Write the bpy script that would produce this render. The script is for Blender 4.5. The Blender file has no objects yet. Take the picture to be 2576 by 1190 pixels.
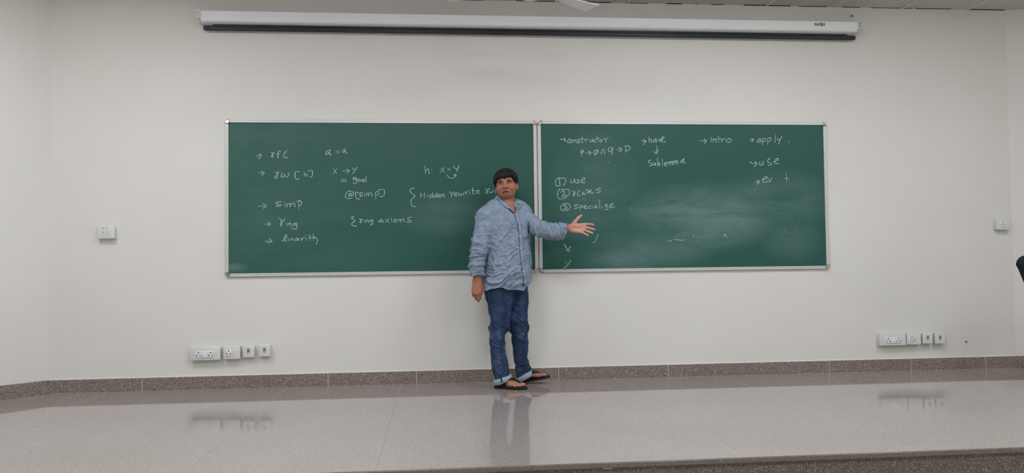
import bpy, bmesh, math, random
import numpy as np
from mathutils import Vector, Matrix

# ---------------------------------------------------------------- camera, world, exposure
scene = bpy.context.scene
IMW, IMH = 2576, 1190
FPX = 1991.49
YAW, PITCH, ROLL = 0.0951, 0.0320, -0.0122
CAM = np.array([-0.8236, -6.3912, 0.9625])
_f = np.array([math.sin(YAW) * math.cos(PITCH), math.cos(YAW) * math.cos(PITCH), math.sin(PITCH)])
_r = np.array([math.cos(YAW), -math.sin(YAW), 0.0])
_u = np.cross(_r, _f)
CR = math.cos(ROLL) * _r + math.sin(ROLL) * _u
CU = -math.sin(ROLL) * _r + math.cos(ROLL) * _u
CF = _f
cam_data = bpy.data.cameras.new('camera')
cam = bpy.data.objects.new('camera', cam_data)
scene.collection.objects.link(cam)
cam_data.sensor_width = 36.0
cam_data.sensor_fit = 'HORIZONTAL'
cam_data.lens = FPX / IMW * 36.0
cam_data.clip_end = 100
M = Matrix.Identity(4)
for i in range(3):
    M[i][0], M[i][1], M[i][2], M[i][3] = CR[i], CU[i], -CF[i], CAM[i]
cam.matrix_world = M
scene.camera = cam

scene.view_settings.view_transform = 'Standard'
scene.view_settings.look = 'None'
scene.view_settings.gamma = 1.0
scene.view_settings.exposure = 0.0
scene.view_settings.use_curve_mapping = False
world = bpy.data.worlds.new('world')
scene.world = world
world.use_nodes = True
world.node_tree.nodes['Background'].inputs[0].default_value = (0.8, 0.85, 1.0, 1)
world.node_tree.nodes['Background'].inputs[1].default_value = 0.02

# ceiling lamps of the hall: (x, y, strength); the panels themselves are built in ceiling_light() below
LAMP_COLOR = (0.965, 1.0, 1.06)
LAMPS = [(-3.25, -1.9, 29.5), (-1.15, -2.4, 25.5), (1.25, -1.9, 28.5), (3.35, -2.2, 24.0),
         (-3.3, -4.8, 30.0), (-1.0, -4.8, 30.0), (1.3, -4.8, 30.0), (3.5, -4.8, 27.0),
         (-2.1, -7.6, 28.0), (2.1, -7.6, 28.0)]

# ---------------------------------------------------------------- geometry from the camera model
def ray(px, py):
    return (px - IMW / 2) / FPX * CR + (IMH / 2 - py) / FPX * CU + CF
def at(px, py, y=0.0):
    """the point of the vertical plane y = const that the picture shows at this pixel"""
    d = ray(px, py)
    return CAM + d * ((y - CAM[1]) / d[1])
def on_floor(px, py, z=0.0):
    d = ray(px, py)
    return CAM + d * ((z - CAM[2]) / d[2])
def pxm(y):
    return FPX / ((y - CAM[1]) * 1.0)          # pixels per metre at depth y (about)

# ---------------------------------------------------------------- materials
def lin(c):
    return tuple(((v / 255.0) / 12.92 if v / 255.0 <= 0.04045 else ((v / 255.0 + 0.055) / 1.055) ** 2.4) for v in c) + (1.0,)

class Mat:
    def __init__(self, name, rgb, rough=0.5, metal=0.0, spec=0.5, ior=1.45):
        self.m = bpy.data.materials.new(name)
        self.m.use_nodes = True
        self.nt = self.m.node_tree
        self.b = self.nt.nodes['Principled BSDF']
        self.b.inputs['Base Color'].default_value = lin(rgb)
        self.b.inputs['Roughness'].default_value = rough
        self.b.inputs['Metallic'].default_value = metal
        self.b.inputs['Specular IOR Level'].default_value = spec
        self.b.inputs['IOR'].default_value = ior
        self.coord = None
        self.col = None
    def n(self, t, **kw):
        nd = self.nt.nodes.new(t)
        for k, v in kw.items():
            setattr(nd, k, v)
        return nd
    def link(self, a, b):
        self.nt.links.new(a, b)
    def co(self, scale=(1, 1, 1), rot=(0, 0, 0), loc=(0, 0, 0)):
        if self.coord is None:
            self.coord = self.n('ShaderNodeTexCoord')
        mp = self.n('ShaderNodeMapping')
        mp.inputs['Scale'].default_value = scale
        mp.inputs['Rotation'].default_value = rot
        mp.inputs['Location'].default_value = loc
        self.link(self.coord.outputs['Object'], mp.inputs['Vector'])
        return mp.outputs[0]
    def noise(self, scale, detail=2, rough=0.5, vec=None, dist=0.0):
        nd = self.n('ShaderNodeTexNoise')
        nd.inputs['Scale'].default_value = scale
        nd.inputs['Detail'].default_value = detail
        nd.inputs['Roughness'].default_value = rough
        nd.inputs['Distortion'].default_value = dist
        self.link(vec if vec is not None else self.co(), nd.inputs['Vector'])
        return nd.outputs['Fac']
    def voro(self, scale, vec=None, out='Color'):
        nd = self.n('ShaderNodeTexVoronoi')
        nd.inputs['Scale'].default_value = scale
        self.link(vec if vec is not None else self.co(), nd.inputs['Vector'])
        return nd.outputs[out]
    def ramp(self, fac, stops):
        nd = self.n('ShaderNodeValToRGB')
        cr = nd.color_ramp
        while len(cr.elements) < len(stops):
            cr.elements.new(0.5)
        for e, (p, c) in zip(cr.elements, stops):
            e.position = p
            e.color = lin(c) if not isinstance(c, float) else (c, c, c, 1)
        self.link(fac, nd.inputs[0])
        return nd.outputs[0]
    def mix(self, fac, a, b, mode='MIX'):
        nd = self.n('ShaderNodeMix', data_type='RGBA', blend_type=mode)
        for sock, v in ((nd.inputs[0], fac), (nd.inputs[6], a), (nd.inputs[7], b)):
            if isinstance(v, bpy.types.NodeSocket):
                self.link(v, sock)
            elif isinstance(v, (int, float)):
                sock.default_value = v
            else:
                sock.default_value = lin(v)
        return nd.outputs[2]
    def math(self, op, a, b=None, c=None, clamp=False):
        nd = self.n('ShaderNodeMath', operation=op, use_clamp=clamp)
        for i, v in enumerate((a, b, c)):
            if v is None:
                continue
            if isinstance(v, bpy.types.NodeSocket):
                self.link(v, nd.inputs[i])
            else:
                nd.inputs[i].default_value = v
        return nd.outputs[0]
    def xyz(self):
        if self.coord is None:
            self.coord = self.n('ShaderNodeTexCoord')
        s = self.n('ShaderNodeSeparateXYZ')
        self.link(self.coord.outputs['Object'], s.inputs[0])
        return s.outputs
    def world_xyz(self):
        g = self.n('ShaderNodeNewGeometry')
        s = self.n('ShaderNodeSeparateXYZ')
        self.link(g.outputs['Position'], s.inputs[0])
        return s.outputs
    def color(self, sock):
        self.link(sock, self.b.inputs['Base Color'])
        return self
    def bump(self, h, strength=0.2, dist=0.002):
        nd = self.n('ShaderNodeBump')
        nd.inputs['Strength'].default_value = strength
        nd.inputs['Distance'].default_value = dist
        self.link(h, nd.inputs['Height'])
        self.link(nd.outputs[0], self.b.inputs['Normal'])
        return self

# ---------------------------------------------------------------- mesh helpers
def link_mesh(name, V, F, mat=None, parent=None, smooth=False):
    """link one mesh object; V in world coordinates, the parents are unrotated"""
    V = np.asarray(V, dtype=np.float64).reshape(-1, 3)
    org = np.zeros(3)
    p = parent
    while p is not None:
        org = org + np.array(p.location)
        p = p.parent
    me = bpy.data.meshes.new(name)
    me.from_pydata((V - org).tolist() if len(V) < 60000 else [tuple(v) for v in (V - org)], [], F if isinstance(F, list) else F.tolist())
    me.update()
    o = bpy.data.objects.new(name, me)
    scene.collection.objects.link(o)
    if parent is not None:
        o.parent = parent
    if mat is not None:
        me.materials.append(mat.m if isinstance(mat, Mat) else mat)
    if smooth:
        me.polygons.foreach_set('use_smooth', [True] * len(me.polygons))
    return o
def root(name, loc, label, cat, group=None):
    o = bpy.data.objects.new(name, None)
    o.empty_display_size = 0.1
    scene.collection.objects.link(o)
    o.location = loc
    o['label'] = label
    o['category'] = cat
    if group:
        o['group'] = group
    return o
def tag(o, label, cat, group=None):
    o['label'] = label
    o['category'] = cat
    if group:
        o['group'] = group
    return o
def struct(o):
    o['kind'] = 'structure'
    return o
class MB:
    """collects shapes into one mesh"""
    def __init__(self):
        self.V, self.F = [], []
    def add(self, V, F):
        o = len(self.V)
        self.V += [tuple(v) for v in V]
        self.F += [tuple(i + o for i in f) for f in F]
        return self
    def bm(self, bm):
        bm.verts.index_update()
        self.add([v.co[:] for v in bm.verts], [[v.index for v in f.verts] for f in bm.faces])
        bm.free()
        return self
    def box(self, lo, hi, bev=0.0, seg=2):
        lo, hi = np.minimum(lo, hi), np.maximum(lo, hi)
        bm = bmesh.new()
        bmesh.ops.create_cube(bm, size=1.0)
        for v in bm.verts:
            for i in range(3):
                v.co[i] = lo[i] + (v.co[i] + 0.5) * (hi[i] - lo[i])
        if bev > 0:
            bmesh.ops.bevel(bm, geom=bm.edges[:], offset=bev, segments=seg, profile=0.5, affect='EDGES')
        return self.bm(bm)
    def prism(self, poly, axis, a, b):
        """extrude a polygon of 2-D points along axis ('x','y','z') from a to b"""
        n = len(poly)
        def P(q, t):
            return {'x': (t, q[0], q[1]), 'y': (q[0], t, q[1]), 'z': (q[0], q[1], t)}[axis]
        V = [P(q, a) for q in poly] + [P(q, b) for q in poly]
        F = [[i, (i + 1) % n, n + (i + 1) % n, n + i] for i in range(n)] + [list(range(n))[::-1], list(range(n, 2 * n))]
        return self.add(V, F)
    def tube(self, pts, rad, n=8, caps=True, flat=1.0, up=None):
        pts = np.asarray(pts, float)
        m = len(pts)
        rad = np.broadcast_to(np.asarray(rad, float), (m,))
        T = np.gradient(pts, axis=0)
        T /= np.linalg.norm(T, axis=1)[:, None] + 1e-12
        a = np.array([0, 0, 1.0]) if up is None else np.asarray(up, float)
        V = []
        for i in range(m):
            aa = a if a.ndim == 1 else a[i]
            s = np.cross(T[i], aa)
            if np.linalg.norm(s) < 1e-4:
                s = np.cross(T[i], [1.0, 0.1, 0])
            s /= np.linalg.norm(s)
            w = np.cross(s, T[i])
            for k in range(n):
                t = 2 * math.pi * k / n
                V.append(pts[i] + rad[i] * (math.cos(t) * s + flat * math.sin(t) * w))
        F = []
        for i in range(m - 1):
            for k in range(n):
                F.append((i * n + k, i * n + (k + 1) % n, (i + 1) * n + (k + 1) % n, (i + 1) * n + k))
        if caps:
            F.append(tuple(range(n))[::-1])
            F.append(tuple(range((m - 1) * n, m * n)))
        return self.add(V, F)
    def cyl(self, a, b, r, n=20, r2=None):
        return self.tube([a, b], [r, r if r2 is None else r2], n)
    def sphere(self, c, r, nu=16, nv=10):
        r = np.broadcast_to(np.asarray(r, float), (3,))
        V = [(c[0], c[1], c[2] + r[2])]
        for j in range(1, nv):
            for i in range(nu):
                t, p = 2 * math.pi * i / nu, math.pi * j / nv
                V.append((c[0] + r[0] * math.sin(p) * math.cos(t), c[1] + r[1] * math.sin(p) * math.sin(t), c[2] + r[2] * math.cos(p)))
        V.append((c[0], c[1], c[2] - r[2]))
        F = [(0, 1 + i, 1 + (i + 1) % nu) for i in range(nu)]
        for j in range(nv - 2):
            for i in range(nu):
                a = 1 + j * nu
                F.append((a + i, a + nu + i, a + nu + (i + 1) % nu, a + (i + 1) % nu))
        a = 1 + (nv - 2) * nu
        F += [(a + i, len(V) - 1, a + (i + 1) % nu) for i in range(nu)]
        return self.add(V, F)
    def build(self, name, mat=None, parent=None, smooth=False, auto=None):
        o = link_mesh(name, self.V, self.F, mat, parent, smooth or auto is not None)
        if auto is not None:
            sharp_by_angle(o, auto)
        return o
def sharp_by_angle(o, deg):
    bm = bmesh.new()
    bm.from_mesh(o.data)
    bmesh.ops.recalc_face_normals(bm, faces=bm.faces[:])
    lim = math.radians(deg)
    for e in bm.edges:
        if len(e.link_faces) == 2 and e.calc_face_angle(0) > lim:
            e.smooth = False
    bm.to_mesh(o.data)
    bm.free()
def rounded_rect(x0, x1, y0, y1, r, n=5):
    out = []
    for cx, cy, a0 in ((x1 - r, y1 - r, 0), (x0 + r, y1 - r, 90), (x0 + r, y0 + r, 180), (x1 - r, y0 + r, 270)):
        for k in range(n + 1):
            a = math.radians(a0 + 90 * k / n)
            out.append((cx + r * math.cos(a), cy + r * math.sin(a)))
    return out
def catmull(pts, per=5):
    P = np.asarray(pts, float)
    if len(P) < 3:
        return P
    Q = np.vstack([2 * P[0] - P[1], P, 2 * P[-1] - P[-2]])
    out = []
    for i in range(1, len(Q) - 2):
        p0, p1, p2, p3 = Q[i - 1], Q[i], Q[i + 1], Q[i + 2]
        for k in range(per):
            t = k / per
            out.append(0.5 * (2 * p1 + (p2 - p0) * t + (2 * p0 - 5 * p1 + 4 * p2 - p3) * t * t + (3 * p1 - p0 - 3 * p2 + p3) * t ** 3))
    out.append(P[-1])
    return np.array(out)
def copy_tree(o, parent=None):
    c = o.copy()
    scene.collection.objects.link(c)
    c.parent = parent
    for ch in list(o.children):
        copy_tree(ch, c)
    return c

# ---------------------------------------------------------------- material library
m_wall = Mat('wall_paint', (226, 221, 213), 0.55, spec=0.25)
m_wall.color(m_wall.mix(m_wall.noise(1.3, 3), (222, 219, 212), (230, 228, 222)))
m_wall.bump(m_wall.noise(160, 3), 0.06, 0.001)

def granite(name, a, b, c, d, rough, scale, joints=None, spec=0.5, ior=1.5, bump=0.0, jw=0.0016, jc=(172, 160, 150)):
    m = Mat(name, a, rough, spec=spec, ior=ior)
    n1 = m.noise(scale, 3, 0.65)
    base = m.ramp(n1, [(0.36, b), (0.47, a), (0.53, a), (0.64, c)])
    v = m.voro(scale * 0.9)
    sep = m.n('ShaderNodeSeparateColor')
    m.link(v, sep.inputs[0])
    fl = m.math('GREATER_THAN', sep.outputs[0], 0.93)
    base = m.mix(fl, base, d)
    dk = m.math('GREATER_THAN', sep.outputs[1], 0.90)
    base = m.mix(dk, base, b)
    big = m.noise(1.1, 2)
    base = m.mix(m.math('MULTIPLY', m.math('SUBTRACT', big, 0.35), 0.35, clamp=True), base, (120, 96, 86))
    if joints:
        x, y, z = m.xyz()
        tot = None
        for axis, val, lo, hi in joints:
            s = {'x': x, 'y': y}[axis]
            o = {'x': y, 'y': x}[axis]
            j = m.math('LESS_THAN', m.math('ABSOLUTE', m.math('SUBTRACT', s, val)), jw)
            if lo is not None:
                j = m.math('MULTIPLY', j, m.math('MULTIPLY', m.math('GREATER_THAN', o, lo), m.math('LESS_THAN', o, hi)))
            tot = j if tot is None else m.math('MAXIMUM', tot, j)
        base = m.mix(tot, base, jc)
        m.link(m.math('ADD', m.math('MULTIPLY', tot, 0.75 - rough), rough), m.b.inputs['Roughness'])
    m.color(base)
    if bump:
        m.bump(m.noise(scale * 0.6, 2), bump, 0.0006)
    return m

m_board = Mat('green_chalk_surface', (36, 84, 68), 0.42, spec=0.35)
m_alu = Mat('brushed_aluminium', (214, 214, 211), 0.42, metal=0.35)
m_alu.bump(m_alu.noise(60, 2), 0.05, 0.001)
m_steel = Mat('bright_steel', (192, 188, 182), 0.2, metal=1.0)
m_steel.bump(m_steel.noise(90, 2), 0.25, 0.002)
m_chalk = Mat('white_chalk', (205, 226, 216), 0.95, spec=0.05)
m_chalk.color(m_chalk.mix(m_chalk.noise(190, 3), (132, 168, 156), (206, 226, 217)))
m_chalk_faint = Mat('rubbed_chalk', (96, 136, 124), 0.95, spec=0.05)
m_chalk_faint.color(m_chalk_faint.mix(m_chalk_faint.noise(160, 3), (62, 104, 92), (140, 174, 162)))
m_white = Mat('white_plastic', (214, 215, 213), 0.32)
m_white.color(m_white.mix(m_white.noise(9, 2), (210, 211, 209), (218, 219, 217)))
m_socket = Mat('socket_white', (228, 229, 227), 0.28)
m_dark = Mat('dark_hole', (12, 12, 13), 0.6)
m_grey = Mat('grey_print', (128, 132, 130), 0.7)
m_case = Mat('screen_case_white', (218, 222, 226), 0.38)
m_case.color(m_case.mix(m_case.noise(3, 2), (236, 239, 241), (243, 245, 246)))
m_bar = Mat('black_bar_coating', (28, 34, 40), 0.45)
m_bar.color(m_bar.mix(m_bar.noise(20, 2), (25, 31, 37), (33, 40, 46)))
m_tile = Mat('ceiling_tile', (206, 202, 196), 0.8, spec=0.2)
m_tbar = Mat('ceiling_grid_metal', (214, 211, 205), 0.45)
m_gap = Mat('ceiling_gap', (58, 50, 44), 0.9)
m_fan = Mat('fan_white_enamel', (232, 234, 230), 0.3)
m_ink = Mat('dark_ink', (34, 40, 50), 0.6)
# ================================================================ SETTING
CEIL = 3.09
EDGE = -2.635
STEP = -0.30
XL, XR = at(121, 990)[0], at(2557, 925)[0]
BACK = -10.5
LX, RX = -5.0, 5.25          # side walls of the hall
CLY, CRY = -1.29, -0.35      # where the angled wall pieces meet the side walls

joint_x = [on_floor(*p)[0] for p in ((719.5, 977), (1010, 965), (1300, 986), (1555.5, 951.6), (1920, 985))]
dj = [('x', joint_x[0], EDGE, 0.0), ('x', joint_x[1], EDGE, 0.0), ('x', joint_x[2], -0.95, 0.0), ('x', joint_x[3], EDGE, 0.0), ('x', joint_x[4], EDGE, 0.0),
      ('x', joint_x[0] - 1.35, EDGE, 0), ('x', joint_x[4] + 1.4, EDGE, 0),
      ('y', on_floor(430, 1070)[1], joint_x[0] - 1.35, joint_x[0]), ('y', on_floor(2010, 1017)[1], joint_x[4], joint_x[4] + 1.4)]
m_floor = granite('polished_granite', (159, 151, 145), (128, 120, 115), (179, 171, 165), (186, 179, 173), 0.035, 330, dj, ior=1.62, bump=0.05, jw=0.0013, jc=(140, 133, 127))
m_skirt = granite('granite_skirting', (136, 121, 114), (82, 72, 67), (168, 155, 146), (202, 193, 186), 0.22, 300,
                  [('x', at(p, 950)[0], None, None) for p in (360, 826, 1048, 1405, 1680, 2085, 2290, 2478)], ior=1.5, jw=0.0022, jc=(196, 188, 180))
m_riser = granite('granite_riser', (108, 96, 90), (62, 54, 51), (134, 122, 114), (184, 175, 167), 0.3, 340,
                  [('x', on_floor(p, 1178, -0.05)[0], None, None) for p in (1612, 2067)], ior=1.5, jw=0.002, jc=(150, 140, 132))
m_nosing = granite('granite_nosing', (116, 107, 100), (90, 82, 77), (134, 125, 117), (150, 142, 135), 0.25, 360)
m_hall = granite('hall_floor_granite', (178, 170, 162), (150, 140, 133), (196, 189, 182), (205, 198, 192), 0.2, 90)

def wall(name, a, b, z0, z1, th=0.12):
    """a wall whose room face runs from a to b; its thickness goes to the left of a->b"""
    a, b = np.array(a), np.array(b)
    d = (b - a) / np.linalg.norm(b - a)
    n = np.array([-d[1], d[0]]) * th
    return struct(MB().prism([a, b, b + n, a + n], 'z', z0, z1).build(name, m_wall))
LXW, RXW = (LX, CLY), (RX, CRY)
wall('wall_back', (XL, 0), (XR, 0), STEP, CEIL + 0.02)
wall('wall_left_corner', (LX, CLY), (XL, 0), STEP, CEIL + 0.02)
wall('wall_right_corner', (XR, 0), (RX, CRY), STEP, CEIL + 0.02)
wall('wall_left', (LX, BACK), (LX, CLY), STEP, CEIL + 0.02)
wall('wall_right', (RX, CRY), (RX, BACK), STEP, CEIL + 0.02)
wall('wall_front', (RX, BACK), (LX, BACK), STEP, CEIL + 0.02)

# stage floor slab with its nosing and riser, and the hall floor a step below
poly = [(XL, -0.001), (LX + 0.001, CLY), (LX + 0.001, EDGE), (RX - 0.001, EDGE), (RX - 0.001, CRY), (XR, -0.001)]
fl = MB().prism(poly, 'z', -0.02, 0.0).build('floor', m_floor)
struct(fl)
tr = MB()
tr.box((LX + 0.001, EDGE - 0.012, -0.026), (RX - 0.001, EDGE, -0.0002), 0.004, 3)
struct(tr.build('trim_1', m_nosing, auto=30))
struct(MB().box((LX + 0.001, EDGE + 0.004, STEP + 0.0005), (RX - 0.001, EDGE + 0.03, -0.0202)).build('trim_2', m_riser))
struct(MB().box((LX, BACK, STEP - 0.02), (RX, EDGE + 0.004, STEP)).build('floor_hall', m_hall))
# baseboards
BBH, BBT = 0.1025, 0.016
def skirt(name, a, b):
    a, b = np.array(a, float), np.array(b, float)
    d = (b - a) / np.linalg.norm(b - a)
    n = np.array([-d[1], d[0]])
    V = []
    prof = [(0.0005, 0.0005), (BBT, 0.0005), (BBT, BBH - 0.004), (BBT - 0.004, BBH), (0.0005, BBH)]
    for p in (a, b):
        for t, z in prof:
            q = p - n * t
            V.append((q[0], q[1], z))
    k = len(prof)
    F = [(i, (i + 1) % k, k + (i + 1) % k, k + i) for i in range(k)] + [tuple(range(k)), tuple(range(2 * k - 1, k - 1, -1))]
    o = link_mesh(name, V, F, m_skirt)
    sharp_by_angle(o, 20)
    return struct(o)
m_grout = Mat('white_grout', (190, 180, 172), 0.7)
struct(MB().box((XL + 0.03, -BBT - 0.003, -0.0005), (XR - 0.02, -BBT + 0.001, 0.0006)).build('trim_5', m_grout))
struct(MB().box((XL + 0.004, -0.006, BBH - 0.0005), (XR - 0.004, -0.0003, BBH + 0.0035)).build('trim_6', Mat('lit_edge_strip', (240, 239, 235), 0.6)))  # white strip standing in for ceiling light caught on the baseboard's top edge
skirt('baseboard_back', (XL + 0.001, 0), (XR - 0.001, 0))
skirt('baseboard_left', (LX + 0.004, CLY + 0.004), (XL, 0))
skirt('baseboard_right', (XR, 0), (RX - 0.004, CRY))

# suspended ceiling: tiles with fine ribs, hung in a metal grid
x, y, z = m_tile.xyz()
rib = m_tile.math('SINE', m_tile.math('MULTIPLY', y, 2 * math.pi / 0.03))
ribx = m_tile.math('SINE', m_tile.math('MULTIPLY', x, 2 * math.pi / 0.022))
m_tile.color(m_tile.mix(m_tile.noise(40, 3), (190, 186, 180), (214, 210, 204)))
m_tile.bump(m_tile.math('ADD', ribx, m_tile.noise(120, 3)), 0.5, 0.003)
struct(MB().prism([(LX, BACK), (RX, BACK), (RX, CRY), (XR, 0), (XL, 0), (LX, CLY)], 'z', CEIL + 0.012, CEIL + 0.04).build('ceiling', m_tile))
GX0 = at(2099, 17)[0]
grid = MB()
gx = [GX0 + 0.6 * k for k in range(-16, 4) if LX + 0.05 < GX0 + 0.6 * k < RX - 0.05]
for x in gx:
    yt = -0.002 if XL < x < XR else -1.4
    grid.box((x - 0.010, BACK + 0.01, CEIL + 0.004), (x + 0.010, yt, CEIL + 0.0125))
for k in range(1, 18):
    y = -0.6 * k + 0.02
    grid.box((LX + 0.01, y - 0.012, CEIL + 0.0042), (RX - 0.01, y + 0.012, CEIL + 0.0125))
struct(grid.build('trim_3', m_tbar))
# shadow gap where the cut tiles stop short of the wall, in ragged lengths
rnd = random.Random(4)
gap = MB()
x = XL + 0.05
while x < XR - 0.2:
    L = rnd.uniform(0.1, 0.45)
    w = rnd.choice([0.004, 0.008, 0.014])
    gap.box((x, -w, CEIL + 0.0085), (min(x + L, XR - 0.01), -0.0005, CEIL + 0.0122))
    x += L + rnd.uniform(0.02, 0.3)
struct(gap.build('trim_4', m_gap))

# scrap of white paper stuck on the riser just under the stage edge
pp = at(1529, 1172.5, EDGE + 0.003)
tag(MB().box((pp[0] - 0.022, EDGE + 0.0015, -0.0325), (pp[0] + 0.022, EDGE + 0.0042, -0.0265)).build('paper_scrap', Mat('white_paper', (226, 222, 214), 0.8)), 'tiny white paper scrap stuck under the front edge of the stage', 'paper scrap')

# lamps set in the ceiling, all out of the picture
def ceiling_light(x, y, s, label):
    t = root('ceiling_light', (x, y, CEIL), label, 'ceiling light', 'square lamps in the ceiling')
    fr = MB()
    for a, b in (((-0.3, -0.3), (0.3, -0.28)), ((-0.3, 0.28), (0.3, 0.3)), ((-0.3, -0.28), (-0.28, 0.28)), ((0.28, -0.28), (0.3, 0.28))):
        fr.box((x + a[0], y + a[1], CEIL - 0.02), (x + b[0], y + b[1], CEIL + 0.0))
    fr.build('frame', m_white, t)
    me = bpy.data.materials.get('lamp_%g' % s)
    if me is None:
        me = bpy.data.materials.new('lamp_%g' % s)
        me.use_nodes = True
        nt = me.node_tree
        nt.nodes.remove(nt.nodes['Principled BSDF'])
        em = nt.nodes.new('ShaderNodeEmission')
        em.inputs[0].default_value = LAMP_COLOR + (1,)
        em.inputs[1].default_value = s
        nt.links.new(em.outputs[0], nt.nodes['Material Output'].inputs[0])
    MB().box((x - 0.275, y - 0.275, CEIL - 0.045), (x + 0.275, y + 0.275, CEIL - 0.001)).build('diffuser', me, t)
for i, (x, y, s) in enumerate(LAMPS):
    ceiling_light(x, y, s, 'square white lamp box mounted on the ceiling, out of the picture')

# ================================================================ CHALKBOARDS
x, y, z = m_board.world_xyz()
big = m_board.noise(1.6, 4, 0.6, m_board.co((0.8, 1, 1.2)))
streak = m_board.noise(3.0, 4, 0.65, m_board.co((0.5, 1, 2.2), (0, 0.25, 0)), 0.8)
def blob(cx, cz, rx, rz):
    dx = m_board.math('DIVIDE', m_board.math('SUBTRACT', x, cx), rx)
    dz = m_board.math('DIVIDE', m_board.math('SUBTRACT', z, cz), rz)
    r2 = m_board.math('ADD', m_board.math('MULTIPLY', dx, dx), m_board.math('MULTIPLY', dz, dz))
    return m_board.math('SUBTRACT', 1.0, r2, clamp=True)
dust = None
for (px, py, rx, ry, g) in ((1770, 545, 230, 95, 1.0), (1640, 620, 190, 60, 0.55), (1950, 500, 170, 90, 0.55), (1560, 655, 120, 40, 0.7), (1500, 480, 130, 160, 0.3),
                            (1130, 540, 150, 60, 0.35), (620, 500, 420, 420, 0.22), (590, 672, 40, 14, 0.9), (1990, 600, 90, 70, 0.35)):
    c = at(px, py, -0.012)
    b = m_board.math('MULTIPLY', blob(c[0], c[2], rx / 311.0, ry / 311.0), g)
    dust = b if dust is None else m_board.math('MAXIMUM', dust, b)
tex = m_board.math('MULTIPLY', m_board.math('SUBTRACT', m_board.math('ADD', streak, big), 0.72), 2.2, clamp=True)
amt = m_board.math('MULTIPLY', dust, m_board.math('ADD', m_board.math('MULTIPLY', tex, 0.55), 0.10))
amt = m_board.math('ADD', amt, m_board.math('MULTIPLY', big, 0.07))
m_board.color(m_board.mix(amt, (34, 86, 75), (124, 150, 148)))

ZB0, ZB1 = 0.871, 2.111
def chalkboard(x0, x1, label, place):
    t = root('chalkboard', (x0, 0, ZB0), label, 'chalkboard', 'green chalkboards on the wall')
    fw, fd, sy = 0.027, -0.022, -0.012
    MB().box((x0 + 0.01, sy, ZB0 + 0.01), (x1 - 0.01, -0.001, ZB1 - 0.01)).build('writing_surface', m_board, t)
    def rail(a, b, horiz):
        # extruded profile: outer bead, flat face, inner lip
        prof = [(0, -0.0005), (0, -0.018), (0.004, fd), (0.010, fd), (0.012, fd + 0.003), (0.016, fd + 0.003), (0.018, fd), (fw - 0.003, fd), (fw, fd + 0.004), (fw, sy - 0.0005), (0.012, sy - 0.0003), (0.012, -0.0005)]
        return prof
    prof = rail(0, 0, 0)
    cl = 0.022
    def mk(f):
        n = len(prof)
        V = [f(p, 0) for p in prof] + [f(p, 1) for p in prof]
        F = [(i, (i + 1) % n, n + (i + 1) % n, n + i) for i in range(n)] + [tuple(range(n)), tuple(range(2 * n - 1, n - 1, -1))]
        o = link_mesh('frame_rail', V, F, m_alu, t)
        sharp_by_angle(o, 20)
    mk(lambda p, s: ((x0 + cl) if s == 0 else (x1 - cl), p[1], ZB1 - p[0]))
    mk(lambda p, s: ((x0 + cl) if s == 0 else (x1 - cl), p[1], ZB0 + p[0]))
    mk(lambda p, s: (x0 + p[0], p[1], (ZB0 + cl) if s == 0 else (ZB1 - cl)))
    mk(lambda p, s: (x1 - p[0], p[1], (ZB0 + cl) if s == 0 else (ZB1 - cl)))
    for cx, cz, sx, sz in ((x0, ZB0, 1, 1), (x1, ZB0, -1, 1), (x0, ZB1, 1, -1), (x1, ZB1, -1, -1)):
        c = MB()
        # rounded metal corner cap
        R = 0.036
        out = [(R - R * math.cos(a), R - R * math.sin(a)) for a in np.linspace(0, math.pi / 2, 7)]
        inn = [(R + 0.004, fw + 0.002), (fw + 0.004, fw + 0.004), (fw + 0.002, R + 0.004)]
        pl = [(cx + sx * (a - 0.001), cz + sz * (b - 0.001)) for a, b in out + inn]
        n = len(pl)
        V = [(p[0], -0.001, p[1]) for p in pl] + [(p[0], fd - 0.003, p[1]) for p in pl]
        mx = np.mean(np.array(pl), axis=0)
        V += [(mx[0] + (p[0] - mx[0]) * 0.72, fd - 0.007, mx[1] + (p[1] - mx[1]) * 0.72) for p in pl]
        F = []
        for k in range(2):
            F += [(k * n + i, k * n + (i + 1) % n, (k + 1) * n + (i + 1) % n, (k + 1) * n + i) for i in range(n)]
        F += [tuple(range(n)), tuple(range(2 * n, 3 * n))]
        c.add(V, F)
        c.build('corner_cap', m_steel, t, auto=25)
    return t
board_l = chalkboard(-2.470, -0.0045, 'green chalkboard left of the standing man, with simp, ring and linarith chalked on it', 'l')
board_r = chalkboard(0.0045, 2.462, 'green chalkboard the man points at, with constructor, rcases and specialize chalked on it', 'r')

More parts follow.
